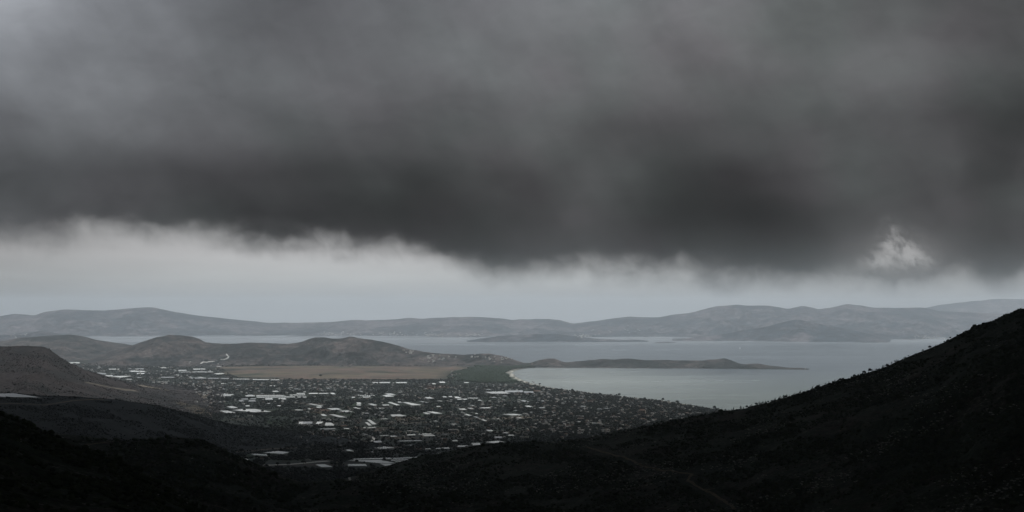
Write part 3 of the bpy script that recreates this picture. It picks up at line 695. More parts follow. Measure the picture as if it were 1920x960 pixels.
MIDVAL = [
 ([(576.5,757.2),(582,757),(605,761.6),(600,762.4)], 'slanted white greenhouse above the reddish brown field', 'plastic'),
 ([(593,763),(602,762.8),(604,764.8),(594,765)], 'short white greenhouse touching the slanted one above the reddish field', 'plastic'),
 ([(577,766.2),(580,766),(583,767.8),(579,768)], 'tiny white greenhouse at the left tip of the reddish brown field', 'plastic'),
 ([(613,766),(634,765.8),(640,768.6),(622,769.2)], 'white greenhouse at the right end of the reddish brown field', 'plastic'),
 ([(636,770.4),(652,770.2),(661,772.8),(645,773.2)], 'white greenhouse stepped below the one at the end of the reddish field', 'plastic'),
 ([(662,764.2),(666,764),(676,767.2),(670,767.2)], 'thin slanted white greenhouse right of the reddish field', 'plastic'),
 ([(690,757.4),(697,757.2),(708,760.6),(700,761)], 'slanted white greenhouse between two groves in mid-valley', 'plastic'),
 ([(668,755),(676,755),(677,757.6),(670,758)], 'upper of two short white greenhouses beside a dark grove', 'plastic'),
 ([(668,758.6),(676,758.8),(677,761),(669,760.6)], 'lower of two short white greenhouses beside a dark grove', 'plastic'),
 ([(717,759),(729,758.9),(729.5,761),(717.5,761)], 'short level white greenhouse left of a slanted one', 'plastic'),
 ([(727,754.2),(733,754.2),(750,760.8),(742,760.6)], 'narrow slanted white greenhouse left of the longest slanted one', 'plastic'),
 ([(745,753.4),(751,753.4),(753,755.4),(747,755.4)], 'tiny white greenhouse at the left tip of the longest slanted one', 'plastic'),
 ([(754,754),(764,754.4),(790,760.2),(772,760.8)], 'longest slanted white greenhouse of mid-valley', 'plastic'),
 ([(786,752.6),(790,752.4),(802,755.4),(797,756)], 'grey slanted greenhouse right of the longest slanted one', 'plastic_grey'),
 ([(721,738.4),(734,738.2),(742,741.2),(728,741)], 'upper of two stacked bright greenhouses in mid-valley', 'plastic'),
 ([(717,741.6),(728,741.2),(739,743.4),(724,744.6)], 'lower of two stacked bright greenhouses in mid-valley', 'plastic'),
 ([(680,744.2),(694,743.8),(695,745.6),(681,746)], 'bright short greenhouse below the dotted row of small ones', 'plastic'),
 ([(659,744.6),(665,744.4),(666,746),(660,746.2)], 'small white greenhouse left below the dotted row', 'plastic'),
 ([(796,745),(806,745.4),(813,747.8),(800,747.4)], 'bright white greenhouse above a green field in mid-valley', 'plastic'),
 ([(852,744),(858,744),(865,746.8),(854,747)], 'bright white greenhouse at the foot of the thin tower', 'plastic'),
 ([(857,748.2),(875,748.2),(876,749.8),(858,749.7)], 'thin level greenhouse right below the one at the tower foot', 'plastic'),
 ([(877,746.2),(896,746.2),(897,747.6),(878,747.6)], 'thin level greenhouse right of the thin tower', 'plastic'),
 ([(830,743.4),(836,743.6),(838,745.6),(831,745.4)], 'small white greenhouse left of the thin tower, farther one', 'plastic'),
 ([(841,743.2),(847,743),(848,745),(842,745)], 'small white greenhouse left of the thin tower, nearer one', 'plastic'),
 ([(910,735.2),(944,734),(956,738.4),(922,738.6)], 'large bright greenhouse strip inland of the beach, left part', 'plastic'),
 ([(945,732.8),(980,732.2),(981,735.6),(947,736)], 'grey-white greenhouse strip inland of the beach, middle part', 'plastic_grey'),
 ([(982,734),(1000,734),(1001,737),(983,737.2)], 'grey-white greenhouse strip inland of the beach, right part', 'plastic_grey'),
 ([(860,766.8),(870,766.4),(875,768.6),(864,769.2)], 'small white greenhouse pair, left one, in a dark wood', 'plastic'),
 ([(877,765.2),(882,765),(888,767.2),(882,767.4)], 'small slanted greenhouse right of the left one in a dark wood', 'plastic'),
 ([(900,764.4),(918,764),(920,765.8),(906,766.4)], 'white greenhouse strip above a dark green field', 'plastic'),
 ([(800,772.2),(812,772),(829,776),(816,776.2)], 'long white slanted greenhouse in the middle of the plain', 'plastic'),
 ([(793,774),(799,773.6),(807,776.8),(799,777.2)], 'white greenhouse tucked under the left end of the long slanted one', 'plastic'),
 ([(870,776.8),(875,776.6),(884,779.8),(878,780)], 'bright slanted greenhouse above a brown clearing', 'plastic'),
 ([(888,781.4),(892,781.2),(898,783.8),(893,784)], 'dull slanted greenhouse right below the bright slanted one', 'plastic_grey'),
 ([(902,787),(906,786.8),(913,789.6),(908,790)], 'small bright greenhouse stepped below the dull slanted one', 'plastic'),
 ([(942,776.8),(966,776.4),(979,778.8),(960,779.6)], 'long white greenhouse at the left edge of the seaside village', 'plastic'),
 ([(984,761),(992,761),(999,763.8),(989,763.8)], 'bright short greenhouse at the inland edge of the village', 'plastic'),
 ([(975,751),(984,751),(992,753.8),(982,753.8)], 'cream greenhouse between village and beach strip', 'plastic_grey'),
 ([(1010,764),(1021,764),(1022,765.6),(1012,765.8)], 'thin pale greenhouse inside the village', 'plastic_grey'),
 ([(818,761.8),(825,761.6),(826,763.4),(819,763.6)], 'tiny white greenhouse above the long slanted one in the middle of the plain', 'plastic'),
 ([(480,741.6),(530,741),(537,742.8),(481,743.4)], 'upper of the long bright parallel greenhouses, left strip', 'plastic'),
 ([(543,740.6),(572,740.2),(573,741.6),(544,742.2)], 'upper of the long bright parallel greenhouses, right strip', 'plastic'),
 ([(480,744.4),(553,743.8),(554,745.4),(484,746.2)], 'lower and longest of the long bright parallel greenhouses', 'plastic'),
 ([(557,744.2),(574,744),(575,745.4),(558,745.6)], 'short strip at the right end of the long bright parallel greenhouses', 'plastic'),
 ([(497,747.2),(510,747),(512,749.6),(498,749.8)], 'small pale greenhouse below the long parallel ones, left', 'plastic'),
 ([(522,747),(535,746.8),(537,749.4),(523,749.6)], 'small pale greenhouse below the long parallel ones, right', 'plastic'),
 ([(469,747.6),(479,747.4),(480,749),(470,749.2)], 'thin grey greenhouse left of the long parallel ones, nearest them', 'plastic_grey'),
 ([(452,748),(464,747.8),(465,749.4),(453,749.4)], 'thin grey greenhouse left of the long parallel ones, second', 'plastic_grey'),
 ([(460,742),(477,741.8),(478,743.4),(461,743.6)], 'pale strip touching the left end of the long parallel greenhouses', 'plastic'),
 ([(417,739.8),(437,739.6),(438,741),(418,741.2)], 'white strip above a twin strip, left of the long parallel greenhouses', 'plastic'),
 ([(414,742),(433,741.8),(434,743),(415,743.2)], 'white strip below its twin, left of the long parallel greenhouses', 'plastic'),
 ([(391,744.8),(397,744.6),(398,746.6),(391,746.8)], 'short white greenhouse right of the pale curved bank', 'plastic'),
 ([(351,762.6),(380,762),(383,764.6),(353,765)], 'white greenhouse with a grey tail above the brown foot of the hill', 'plastic'),
 ([(364,769.4),(375,769),(377,771),(366,771)], 'small white greenhouse below the one with a grey tail', 'plastic'),
 ([(410,770.6),(426,770.2),(442,774.6),(424,775)], 'white greenhouse left of the big pale block above the dark hill', 'plastic'),
 ([(425,762.6),(436,761.6),(446,765.4),(434,766)], 'white greenhouse above the gap left of the big pale block', 'plastic'),
 ([(446,767.2),(478,767),(508,772.6),(490,773.4)], 'big pale greenhouse block above the dark hill', 'plastic'),
 ([(436,769),(460,768),(486,773.6),(468,773)], 'lower left wing of the big pale greenhouse block', 'plastic'),
 ([(401,754.4),(408,754),(409,755.8),(402,756.2)], 'small bright greenhouse on dark ground under the curved bank', 'plastic'),
 ([(510,733.4),(520,733),(523,734.8),(513,735.2)], 'lone pale greenhouse below the middle village', 'plastic'),
 ([(556,737.4),(571,737.2),(571.5,738.8),(556.5,739)], 'first of a long line of white strips right of the parallel greenhouses', 'plastic'),
 ([(579,737.4),(596,737.2),(596.5,738.8),(579.5,739)], 'second of a long line of white strips right of the parallel greenhouses', 'plastic'),
 ([(598,737.4),(615,737.2),(616,738.8),(598.5,739)], 'third of a long line of white strips right of the parallel greenhouses', 'plastic'),
 ([(619,737),(626,737),(629,739.6),(622,739.6)], 'slanted last piece of the long line of white strips', 'plastic'),
 ([(711,716.8),(731,716.6),(731.5,718.4),(711.5,718.6)], 'bright far strip below the brown marsh, left of a gap', 'plastic'),
 ([(698,717),(708,716.8),(709,718.6),(699,718.8)], 'short bright far strip below the brown marsh', 'plastic'),
 ([(742,717),(762,716.8),(763,718.6),(743,718.8)], 'bright far strip below the brown marsh, right of a gap', 'plastic'),
 ([(823,716),(833,715.8),(835,718),(825,718.4)], 'bright far greenhouse at the corner of marsh and pine wood', 'plastic'),
 ([(870,717),(878,716.8),(879,718),(871,718.2)], 'thin bright greenhouse at the edge of the pine wood', 'plastic'),
 ([(810,719),(816,718.8),(817,720.6),(811,720.8)], 'small white greenhouse left below the corner of the pine wood', 'plastic'),
 ([(437,710.4),(467,710.6),(468,711.8),(437,711.6)], 'longest white strip along the near edge of the brown marsh', 'plastic'),
 ([(474,711.2),(504,711.6),(505,712.8),(474,712.6)], 'second white strip along the near edge of the brown marsh', 'plastic'),
 ([(508,712),(523,712),(524,713.2),(508,713.2)], 'third white strip along the near edge of the brown marsh', 'plastic'),
 ([(414,709.4),(429,709.6),(429,710.8),(414,710.8)], 'grey strip left of the strips along the marsh edge', 'plastic_grey'),
 ([(390,708.8),(410,709),(410,710.4),(390,710.4)], 'greyish green strip left of the marsh edge strips', 'plastic_grey'),
 ([(358,708.4),(386,708.6),(386,710),(358,710)], 'pale green strip farthest left of the marsh edge strips', 'plastic_grey'),
 ([(302,707),(327,707),(327,708.4),(303,708.4)], 'grey strip in front of the dark wood below the round hill', 'plastic_grey'),
 ([(401,700.6),(416,700),(421,700.8),(408,702.4)], 'bright white greenhouse at the left tip of the marsh', 'plastic'),
 ([(362,691.8),(384,691.4),(385,692.8),(363,693.2)], 'bright far strip below the curved hill road, upper one', 'plastic'),
 ([(360,697.2),(399,696.8),(400,698.2),(361,698.4)], 'long far strip below the curved hill road', 'plastic'),
 ([(334,694.2),(349,694),(350,695.4),(335,695.6)], 'short far strip left of the long far strip', 'plastic'),
 ([(335,697.4),(356,697.2),(357,698.4),(336,698.6)], 'thin far strip touching the long far strip', 'plastic_grey'),
 ([(300,689.6),(310,689),(312,690.4),(301,690.8)], 'small pale greenhouse at the foot of the round hill', 'plastic'),
 ([(307,684.4),(315,684.2),(315.5,685.4),(307.5,685.4)], 'left of two tiny pale strips under the round hill', 'plastic'),
 ([(318,684.2),(324,684),(324.5,685.2),(318.5,685.2)], 'right of two tiny pale strips under the round hill', 'plastic'),
 ([(257,699.8),(271,699.6),(271.5,701.4),(257,701.6)], 'brightest white greenhouse behind the brown hill, with a white cube at its end', 'plastic'),
 ([(242,695.4),(270,695.8),(273,697.6),(246,697.2)], 'long pale greenhouse above the brightest one behind the brown hill', 'plastic'),
 ([(253,691.2),(269,691),(270,692.8),(254,693)], 'pale greenhouse farthest of three behind the brown hill', 'plastic_grey'),
 ([(204,691.8),(224,691.8),(225,693),(205,693)], 'thin white strip near the flank of the brown hill', 'plastic'),
 ([(209,706),(222,705.2),(246,705),(226,708.6)], 'large pale greenhouse against the flank of the brown hill', 'plastic'),
 ([(196,704),(211,703.8),(212,706),(200,706.2)], 'pale greenhouse left of the large one against the brown hill', 'plastic'),
 ([(182,698.4),(198,700),(200,703),(186,701.6)], 'grey greenhouse cluster roof against the flank of the brown hill', 'plastic_grey'),
 ([(128,679.6),(148,679.4),(150,681.4),(130,681.8)], 'leftmost pale greenhouse, peeping over the shoulder of the brown hill', 'plastic'),
 ([(182,680.2),(190,680),(194,682.2),(184,682)], 'small pale greenhouse right of the leftmost one', 'plastic'),
 ([(343,750.8),(364,750.6),(366,752),(344,752.2)], 'thin pale strip below the cream village houses', 'plastic'),
 ([(300,747),(308,746.8),(309,748),(301,748.2)], 'tiny cream strip in the scrub at the brown hill foot', 'plastic_grey'),
 ([(270,722.8),(293,722.6),(294,724),(271,724.2)], 'thin grey strip right of the houses at the brown hill foot', 'plastic_grey'),
 ([(447,751),(454,750.2),(458,753),(450,753.4)], 'pale grey greenhouse in the yards below the parallel strips, left', 'plastic_grey'),
 ([(467,750.8),(478,750.6),(480,753.2),(466,753.6)], 'pale grey greenhouse in the yards below the parallel strips, right', 'plastic_grey'),
 ([(460,760.6),(467,760.4),(468,762.4),(461,762.6)], 'small white greenhouse above the big pale block', 'plastic'),
 ([(552,768.6),(560,768.4),(569,769.6),(556,770)], 'thin white greenhouse on the dark slope edge right of the big pale block', 'plastic'),
 ([(520,760.6),(526,760.4),(527,762),(521,762)], 'tiny white greenhouse right above the big pale block', 'plastic'),
]
for q, lab, mt in MIDVAL: greenhouse(q, lab, mt, h=3.4)
for k in range(8):                       # the dotted row of small ones
    x = 671 + k * 4.1; y = 740.6 + (k % 3) * 0.7
    greenhouse([(x, y), (x + 2.6, y), (x + 3.0, y + 1.3), (x + 0.4, y + 1.3)], ('first', 'second', 'third', 'fourth', 'fifth', 'sixth', 'seventh', 'eighth')[k] + ' from the left of eight small white greenhouses in a dotted row', 'plastic', spans=3)
def sub_place(x, y, xa, xb, ya, yb):
    a = ('left end', 'left half', 'middle', 'right half', 'right end')[min(4, int((x - xa) / (xb - xa) * 5))]
    b_ = ('far', 'central', 'near')[min(2, int((y - ya) / (yb - ya) * 3))]
    return b_ + ' ' + a
def in_occ(x, y, pad_near=0.0, pad=4.0):
    for q in OCC:
        x0, y0 = q.min(0); x1, y1 = q.max(0)
        if x0 - pad < x < x1 + pad and y0 - pad - pad_near < y < y1 + pad: return True
    return False
# further small ones scattered through the fields
ZONES = [('village fields', 980, 1220, 745, 800, 8), ('plain below the marsh', 560, 960, 720, 752, 14), ('middle groves', 620, 980, 752, 800, 13), ('fields by the curved bank', 400, 560, 716, 766, 10), ('fields behind the brown hill', 170, 420, 684, 712, 12), ('fields by the mountain shoulder', 640, 900, 802, 850, 7)]
for zn, xa, xb, ya, yb, n in ZONES:
    k = 0; tries = 0
    while k < n and tries < 400:
        tries += 1
        x = random.uniform(xa, xb); y = random.uniform(ya, yb); w_ = random.uniform(3, 10); h_ = random.uniform(0.7, 1.3)
        g_ = G(x + w_ / 2, y)
        if in_occ(g_[0], g_[1], 40, 40) or (hit(x, y).y < g_[1] - 150) : continue
        sk = random.uniform(0.5, 5); grey = random.random() < 0.6
        greenhouse(row(x, x + w_, y, y + h_, sk), ('short ' if w_ < 6 else ('middling ' if w_ < 9 else 'long ')) + ('grey' if grey else 'white') + ' greenhouse strip, ' + sub_place(x, y, xa, xb, ya, yb) + ' of the ' + zn, 'plastic_grey' if grey else 'plastic', h=3.0)
        k += 1
# plastic covered terrace on top of the dark hill
def drape(name, pts, mat, width=None, lift=0.35, kind='structure', sub=10):
    """ribbon laid over the terrain along photograph pixels"""
    P3 = [hit(a, b_) for a, b_ in pts]
    path = []
    for a, b_ in zip(P3[:-1], P3[1:]):
        for i in range(sub): path.append(a.lerp(b_, i / sub))
    path.append(P3[-1]); vs = []; fs = []
    for i, p_ in enumerate(path):
        d_ = (path[min(i + 1, len(path) - 1)] - path[max(i - 1, 0)]); d_.z = 0; d_.normalize()
        s_ = Vector((-d_.y, d_.x, 0)); w_ = width * (0.8 + 0.4 * random.random()) / 2
        for e in (-1, 0, 1):
            q = p_ + s_ * w_ * e; vs.append((q.x, q.y, drop(q.x, q.y)[0] + lift))
    for i in range(len(path) - 1):
        for e in (0, 1): fs.append((3 * i + e, 3 * i + e + 1, 3 * i + 4 + e, 3 * i + 3 + e))
    o = mesh_py(name, vs, fs, mat); o['kind'] = kind; TRACKS.append(np.array([(p_.x, p_.y) for p_ in path[::3]])); return o
TRACKS = []
drape('dirt_track', [(1098,838),(1115,843),(1140,850.5),(1160,856),(1180,862),(1200,870),(1215,877.5),(1232,880),(1250,883),(1270,886),(1290,888.5),(1298,889.5)], M['track'], 5.0, 0.7)
drape('dirt_track', [(1298,889.5),(1293,895),(1289,902),(1300,908),(1312,915),(1322,920),(1334,925),(1345,932),(1358,940),(1370,948),(1378,956)], M['track'], 5.0, 0.7)
drape('dirt_track', [(1322,919),(1340,917)], M['track'], 4.0, 0.7)
drape('dirt_track', [(0,757.5),(40,757.5),(100,757.5),(120,754.5),(145,751),(175,749.4),(195,749.2)], M['track'], 7.0, 0.8)
drape('dirt_track', [(135,836),(160,834.5),(180,832),(205,829)], M['track'], 4.0, 0.7)
drape('dirt_track', [(392,946),(405,949),(418,953),(432,959)], M['track'], 2.2, 0.4)
OCC.append(np.array([G(500,873.5)[:2], G(612,873)[:2], G(612,863.5)[:2], G(500,870)[:2]]) * np.array([1,1]))
drape('road', [(500,872.6),(520,871.8),(545,870.8),(568,868.8),(585,867),(602,865.6),(616,864.6)], M['road'], 18.0, 0.5)
drape('road', [(487,872.2),(508,871.8)], M['road'], 9.0, 0.5)
drape('road', [(440,847.8),(480,845),(520,841.6),(560,839.4),(583,839.2)], M['dirt'], 8.0, 0.5)
drape('road', [(697,828),(700,825),(701,821.5),(699,819)], M['road'], 9.0, 0.5)
drape('road', [(355,681),(380,679.4),(400,677.6),(418,674.8),(427,671.6),(429,668),(424,663.5)], M['road'], 10.0, 1.0)
drape('road', [(984,676.5),(990,680),(998,684)], M['dirt'], 8.0, 1.0)
drape('road', [(160,717),(185,722),(215,728),(255,733)], M['dirt'], 20.0, 0.8)
drape('road', [(654,893.5),(655,897),(657,901)], M['road'], 4.0, 0.5)

# flat open fields that show their own shape
FM = {k: plain('field_' + k, c_, 0.95, 0.05, 0.22) for k, c_ in dict(red_brown=(0.11,0.072,0.055), tan=(0.15,0.125,0.095), green=(0.026,0.038,0.022), dark=(0.022,0.028,0.024), brown=(0.075,0.062,0.045)).items()}
for q, k in [([(578,764.5),(600,765.5),(622,769.8),(612,771.6),(588,769.6)],'red_brown'), ([(582,770.5),(612,772.5),(640,775.6),(600,776.4),(584,774)],'brown'), ([(600,772.6),(660,774),(662,777),(655,778.6),(622,776.8)],'green'),
             ([(500,789),(545,787),(556,797),(520,799),(505,796)],'green'), ([(735,783),(790,780),(800,786),(760,789),(742,788)],'brown'), ([(650,757.6),(668,755.6),(672,763.4),(655,765)],'green'),
             ([(780,795),(900,789),(905,797),(800,803)],'dark'), ([(920,767),(966,765.6),(972,771),(935,774)],'dark'), ([(786,722.6),(840,721.8),(842,727),(800,729)],'red_brown'), ([(928,782.5),(985,780.6),(1000,784.4),(942,786)],'tan'),
             ([(758,841),(795,836.8),(806,840),(780,846.5),(762,845)],'red_brown'), ([(548,885),(600,882),(622,886),(600,891),(560,891)],'brown'), ([(630,886),(662,883),(668,890),(640,893)],'brown'), ([(515,888),(545,884),(560,890),(540,896)],'brown'), ([(690,875.5),(750,872),(742,877),(700,881)],'green'),
             ([(250,728),(300,735),(300,741),(262,738)],'tan'), ([(255,737),(285,738.4),(280,740),(262,739.6)],'tan'), ([(295,737),(322,739.6),(316,742),(298,740.4)],'tan'), ([(370,741),(388,742.4),(390,748),(380,751),(376,745)],'tan'), ([(322,760),(365,764),(400,776),(396,784),(360,776)],'brown')]:
    vs = []; P3 = [G(a, b_) for a, b_ in q]
    n = len(P3); cx = sum(p_[0] for p_ in P3) / n; cy = sum(p_[1] for p_ in P3) / n
    ring = []
    for i in range(n):
        a, b_ = Vector(P3[i]), Vector(P3[(i + 1) % n])
        for s_ in range(6): ring.append(a.lerp(b_, s_ / 6))
    for f_ in (1.0, 0.66, 0.33):
        for p_ in ring:
            x = cx + (p_.x - cx) * f_; y = cy + (p_.y - cy) * f_; vs.append((x, y, drop(x, y)[0] + 0.35))
    vs.append((cx, cy, drop(cx, cy)[0] + 0.35)); m_ = len(ring); fs = []
    for r_ in (0, 1):
        for i in range(m_): fs.append((r_ * m_ + i, r_ * m_ + (i + 1) % m_, (r_ + 1) * m_ + (i + 1) % m_, (r_ + 1) * m_ + i))
    for i in range(m_): fs.append((2 * m_ + i, 2 * m_ + (i + 1) % m_, 3 * m_))
    o = mesh_py('field', vs, fs, FM[k]); o['kind'] = 'structure'
# greenhouse terrace on the dark hill, left edge
tq = [hit(-10, 744.2), hit(0, 743.4), hit(40, 743.2), hit(62, 744.2)]
def terrace():
    n = 14; top = []
    for i in range(n + 1):
        f_ = i / n; xt, yt = -40 + 70 * f_, 740.0 - 0.3 * f_; xb, yb = -40 + 119 * f_, 745.6 + 1.6 * f_
        for j in range(7):
            p_ = hit(xt + (xb - xt) * j / 6, yt + (yb - yt) * j / 6)
            top.append((p_.x, p_.y, p_.z + 3.0 + (0.8 if i % 2 else 0)))
    fs = [(i * 7 + j, i * 7 + j + 1, (i + 1) * 7 + j + 1, (i + 1) * 7 + j) for i in range(n) for j in range(6)]
    m_ = len(top); vs = top + [(x, y, min(drop(x, y)[0], z) - 3) for x, y, z in top]
    edge_ = [i * 7 for i in range(n + 1)] + [n * 7 + j for j in range(1, 7)] + [i * 7 + 6 for i in range(n - 1, -1, -1)] + list(range(5, 0, -1))
    for a, b_ in zip(edge_, edge_[1:] + edge_[:1]): fs.append((a, b_, b_ + m_, a + m_))
    o = mesh_py('greenhouse', vs, fs, M['plastic_grey'])
    tag(o, 'broad pale greenhouse roof on the crest of the dark hill at the left', 'greenhouse')
terrace()

# ------------------------------------------------------------------ houses
def box_v(x0, x1, y0, y1, z0, z1):
    return [(x, y, z) for z in (z0, z1) for x, y in ((x0, y0), (x1, y0), (x1, y1), (x0, y1))]
BOXF = [(0,3,2,1),(4,5,6,7),(0,1,5,4),(1,2,6,5),(2,3,7,6),(3,0,4,7)]
HPROT = {}
def house_protos():
    for wk, wm in (('white', 'wall_w'), ('cream', 'wall_c'), ('grey', 'wall_g')):
        for rk in ('tiled', 'flat'):
            for sz, (L, Wd, H_) in (('small', (10, 8, 3.6)), ('two-storey', (13, 10, 6.8)), ('long', (24, 9, 4.2))):
                me = bpy.data.meshes.new('house'); me.from_pydata(box_v(-L/2, L/2, -Wd/2, Wd/2, -1.5, H_), [], BOXF); me.materials.append(M[wm])
                if rk == 'tiled':
                    e = 0.6; v_ = [(-L/2-e, -Wd/2-e, H_-.1), (L/2+e, -Wd/2-e, H_-.1), (L/2+e, Wd/2+e, H_-.1), (-L/2-e, Wd/2+e, H_-.1), (-L/2+Wd*.35, 0, H_+Wd*.24), (L/2-Wd*.35, 0, H_+Wd*.24)]
                    f_ = [(0,1,5,4),(1,2,5),(2,3,4,5),(3,0,4),(0,3,2,1)]
                else:
                    v_ = box_v(-L/2-.3, L/2+.3, -Wd/2-.3, Wd/2+.3, H_+.003, H_+.5) + box_v(-1.5, 1.5, -1.5, 1.5, H_+.5, H_+2.2)
                    f_ = BOXF + [tuple(i + 8 for i in f) for f in BOXF[1:]]
                mr = bpy.data.meshes.new('roof'); mr.from_pydata(v_, [], f_); mr.materials.append(M['tile' if rk == 'tiled' else 'slab'])
                # windows and a door as dark recessed panels
                wv = []; wf = []
                for fl in range(2 if H_ > 6 else 1):
                    n_ = max(2, int(L / 3.4))
                    for sgn in (-1, 1):
                        for i in range(n_):
                            x = -L/2 + (i + .5) * L / n_; b0 = len(wv); yy = sgn * (Wd/2 + .02)
                            wv += [(x-.6, yy, 1.0+fl*3), (x+.6, yy, 1.0+fl*3), (x+.6, yy, 2.3+fl*3), (x-.6, yy, 2.3+fl*3)]
                            wf.append((b0, b0+1, b0+2, b0+3) if sgn < 0 else (b0+3, b0+2, b0+1, b0))
                mw_ = bpy.data.meshes.new('window'); mw_.from_pydata(wv, [], wf); mw_.materials.append(M['glass'])
                HPROT[(wk, rk, sz)] = (me, mr, mw_)
M['glass'] = plain('dark_window', (0.03, 0.035, 0.04), 0.3, 0.5)
house_protos()
HOCC = []
def house(x, y, key, label, group, rz=None, s=1.0, z=None):
    me, mr, mw_ = HPROT[key]
    z = drop(x, y)[0] if z is None else z
    o = bpy.data.objects.new('house', me); col.objects.link(o)
    o.location = (x, y, z); o.rotation_euler = (0, 0, random.uniform(0, 3.14) if rz is None else rz); o.scale = (s, s, s)
    tag(o, label, 'house', group)
    r = bpy.data.objects.new('roof', mr); col.objects.link(r); r.parent = o
    if s * 5 * FPX / max(y, 1) > 2.2:
        w_ = bpy.data.objects.new('window', mw_); col.objects.link(w_); w_.parent = o
    HOCC.append((x, y))
    return o
HZ = [  # zone phrase, pixel box, count, tiled share
 ('the seaside village', (1010, 1345, 738, 800), 92, .45, 'houses of the seaside village'),
 ('the village inland edge', (960, 1180, 790, 826), 34, .45, 'houses at the inland edge of the village'),
 ('the beach settlement', (955, 1080, 716, 745), 24, .5, 'houses behind the beach'),
 ('the village below the marsh', (545, 660, 716, 732), 30, .6, 'houses of the middle village'),
 ('the left groves', (372, 545, 715, 738), 28, .5, 'houses among the left groves'),
 ('the brown hill foot', (225, 400, 715, 760), 26, .4, 'houses at the brown hill foot'),
 ('the fields behind the brown hill', (160, 330, 678, 706), 14, .3, 'houses behind the brown hill'),
 ('the middle plain', (640, 960, 722, 800), 34, .4, 'houses of the middle plain'),
 ('the yards below the tight greenhouse row', (610, 720, 800, 815), 10, .4, 'houses below the greenhouse row'),
 ('the fields before the mountain shoulder', (720, 1000, 800, 850), 8, .5, 'houses before the mountain shoulder')]
KEYL = {('tiled', 'small'): 'small %s tile-roofed house', ('tiled', 'two-storey'): 'two-storey %s tile-roofed house', ('tiled', 'long'): 'long low %s tile-roofed building',
        ('flat', 'small'): 'small flat-roofed %s house', ('flat', 'two-storey'): 'two-storey flat-roofed %s house', ('flat', 'long'): 'long low flat-roofed %s building'}
for zn, (xa, xb, ya, yb), n, ts, grp in HZ:
    k = 0; tries = 0
    while k < n and tries < 1500:
        tries += 1
        x, y = random.uniform(xa, xb), random.uniform(ya, yb); g_ = G(x, y)
        if in_occ(g_[0], g_[1], 10, 10) or any(abs(a - g_[0]) < 16 and abs(b_ - g_[1]) < 30 for a, b_ in HOCC): continue
        if abs(hit(x, y).y - g_[1]) > 120: continue
        if float(sdist(np.array([g_[0]]), np.array([g_[1]]))[0]) < 55: continue
        wk = random.choices(('white', 'cream', 'grey'), (5, 3, 2))[0]; rk = 'tiled' if random.random() < ts else 'flat'; sz = random.choices(('small', 'two-storey', 'long'), (5, 4, 1.4))[0]
        house(g_[0], g_[1], (wk, rk, sz), KEYL[(rk, sz)] % wk + ', ' + sub_place(x, y, xa, xb, ya, yb) + ' of ' + zn, grp, s=random.uniform(.7, 1.1)); k += 1
HAND_H = [((1007,735.5),('cream','tiled','long'),'long ochre complex with tiled roof behind the beach, left wing',1.6),((1016,737),('cream','flat','long'),'long ochre complex behind the beach, right wing beside the tiled one',1.5),
 ((1028,741),('white','flat','two-storey'),'bright white house right below the ochre complex',1.3),((1204,776),('cream','tiled','two-storey'),'large cream block standing out above the village roofs',2.2),
 ((1067,773),('white','flat','small'),'brightest white cube house in the middle of the village',1.3),((1105,794),('white','flat','long'),'brightest white long house low in the village',1.0),
 ((262,700.8),('white','flat','two-storey'),'white cube house at the end of the brightest greenhouse behind the brown hill',1.3),((279,700.8),('white','flat','small'),'small white cube house right of the brightest greenhouse',1.5),
 ((444,783),('white','flat','small'),'tiny white house at the top edge of the dark hill under the big pale block',1.3),((466,781.4),('white','flat','two-storey'),'left of two white houses under the big pale greenhouse block',.9),((471,781.6),('white','flat','two-storey'),'right of two white houses under the big pale greenhouse block',.9),
 ((563,796.8),('white','flat','small'),'first white shed front below the tight greenhouse row',1.0),((568,798),('white','flat','small'),'second white shed front below the tight greenhouse row',1.0),((574,797),('white','flat','small'),'third white shed front below the tight greenhouse row',1.0),((579,798.4),('white','flat','small'),'fourth white shed front below the tight greenhouse row',1.0),((584,800),('white','flat','small'),'lowest white shed front below the tight greenhouse row',1.0),
 ((651,790),('white','flat','small'),'left of three tiny white cubes in the dark grove',.7),((653.6,790),('white','flat','small'),'middle of three tiny white cubes in the dark grove',.7),((656,790),('white','flat','small'),'right of three tiny white cubes in the dark grove',.7),
 ((850,809),('grey','flat','long'),'large grey hall on the plain before the mountain shoulder',1.5),((884,808),('cream','flat','two-storey'),'cream hall right of the large grey hall',1.3),
 ((577,863),('white','flat','small'),'white house above the long pale road near its left trees',.9),((581,863.3),('white','flat','small'),'small white house touching another above the pale road',.7),((632,868),('white','tiled','small'),'small white house among smoke-grey trees at the road end',.8),
 ((485,858),('white','flat','small'),'white farmhouse in the tree clump left of the road',.9),((491,861),('grey','tiled','small'),'grey farmhouse in the tree clump left of the road',.9)]
for (a, b_), key, lab, s_ in HAND_H:
    g_ = G(a, b_); house(g_[0], g_[1], key, lab, 'houses on the plain', s=s_, rz=random.uniform(-.3, .3))

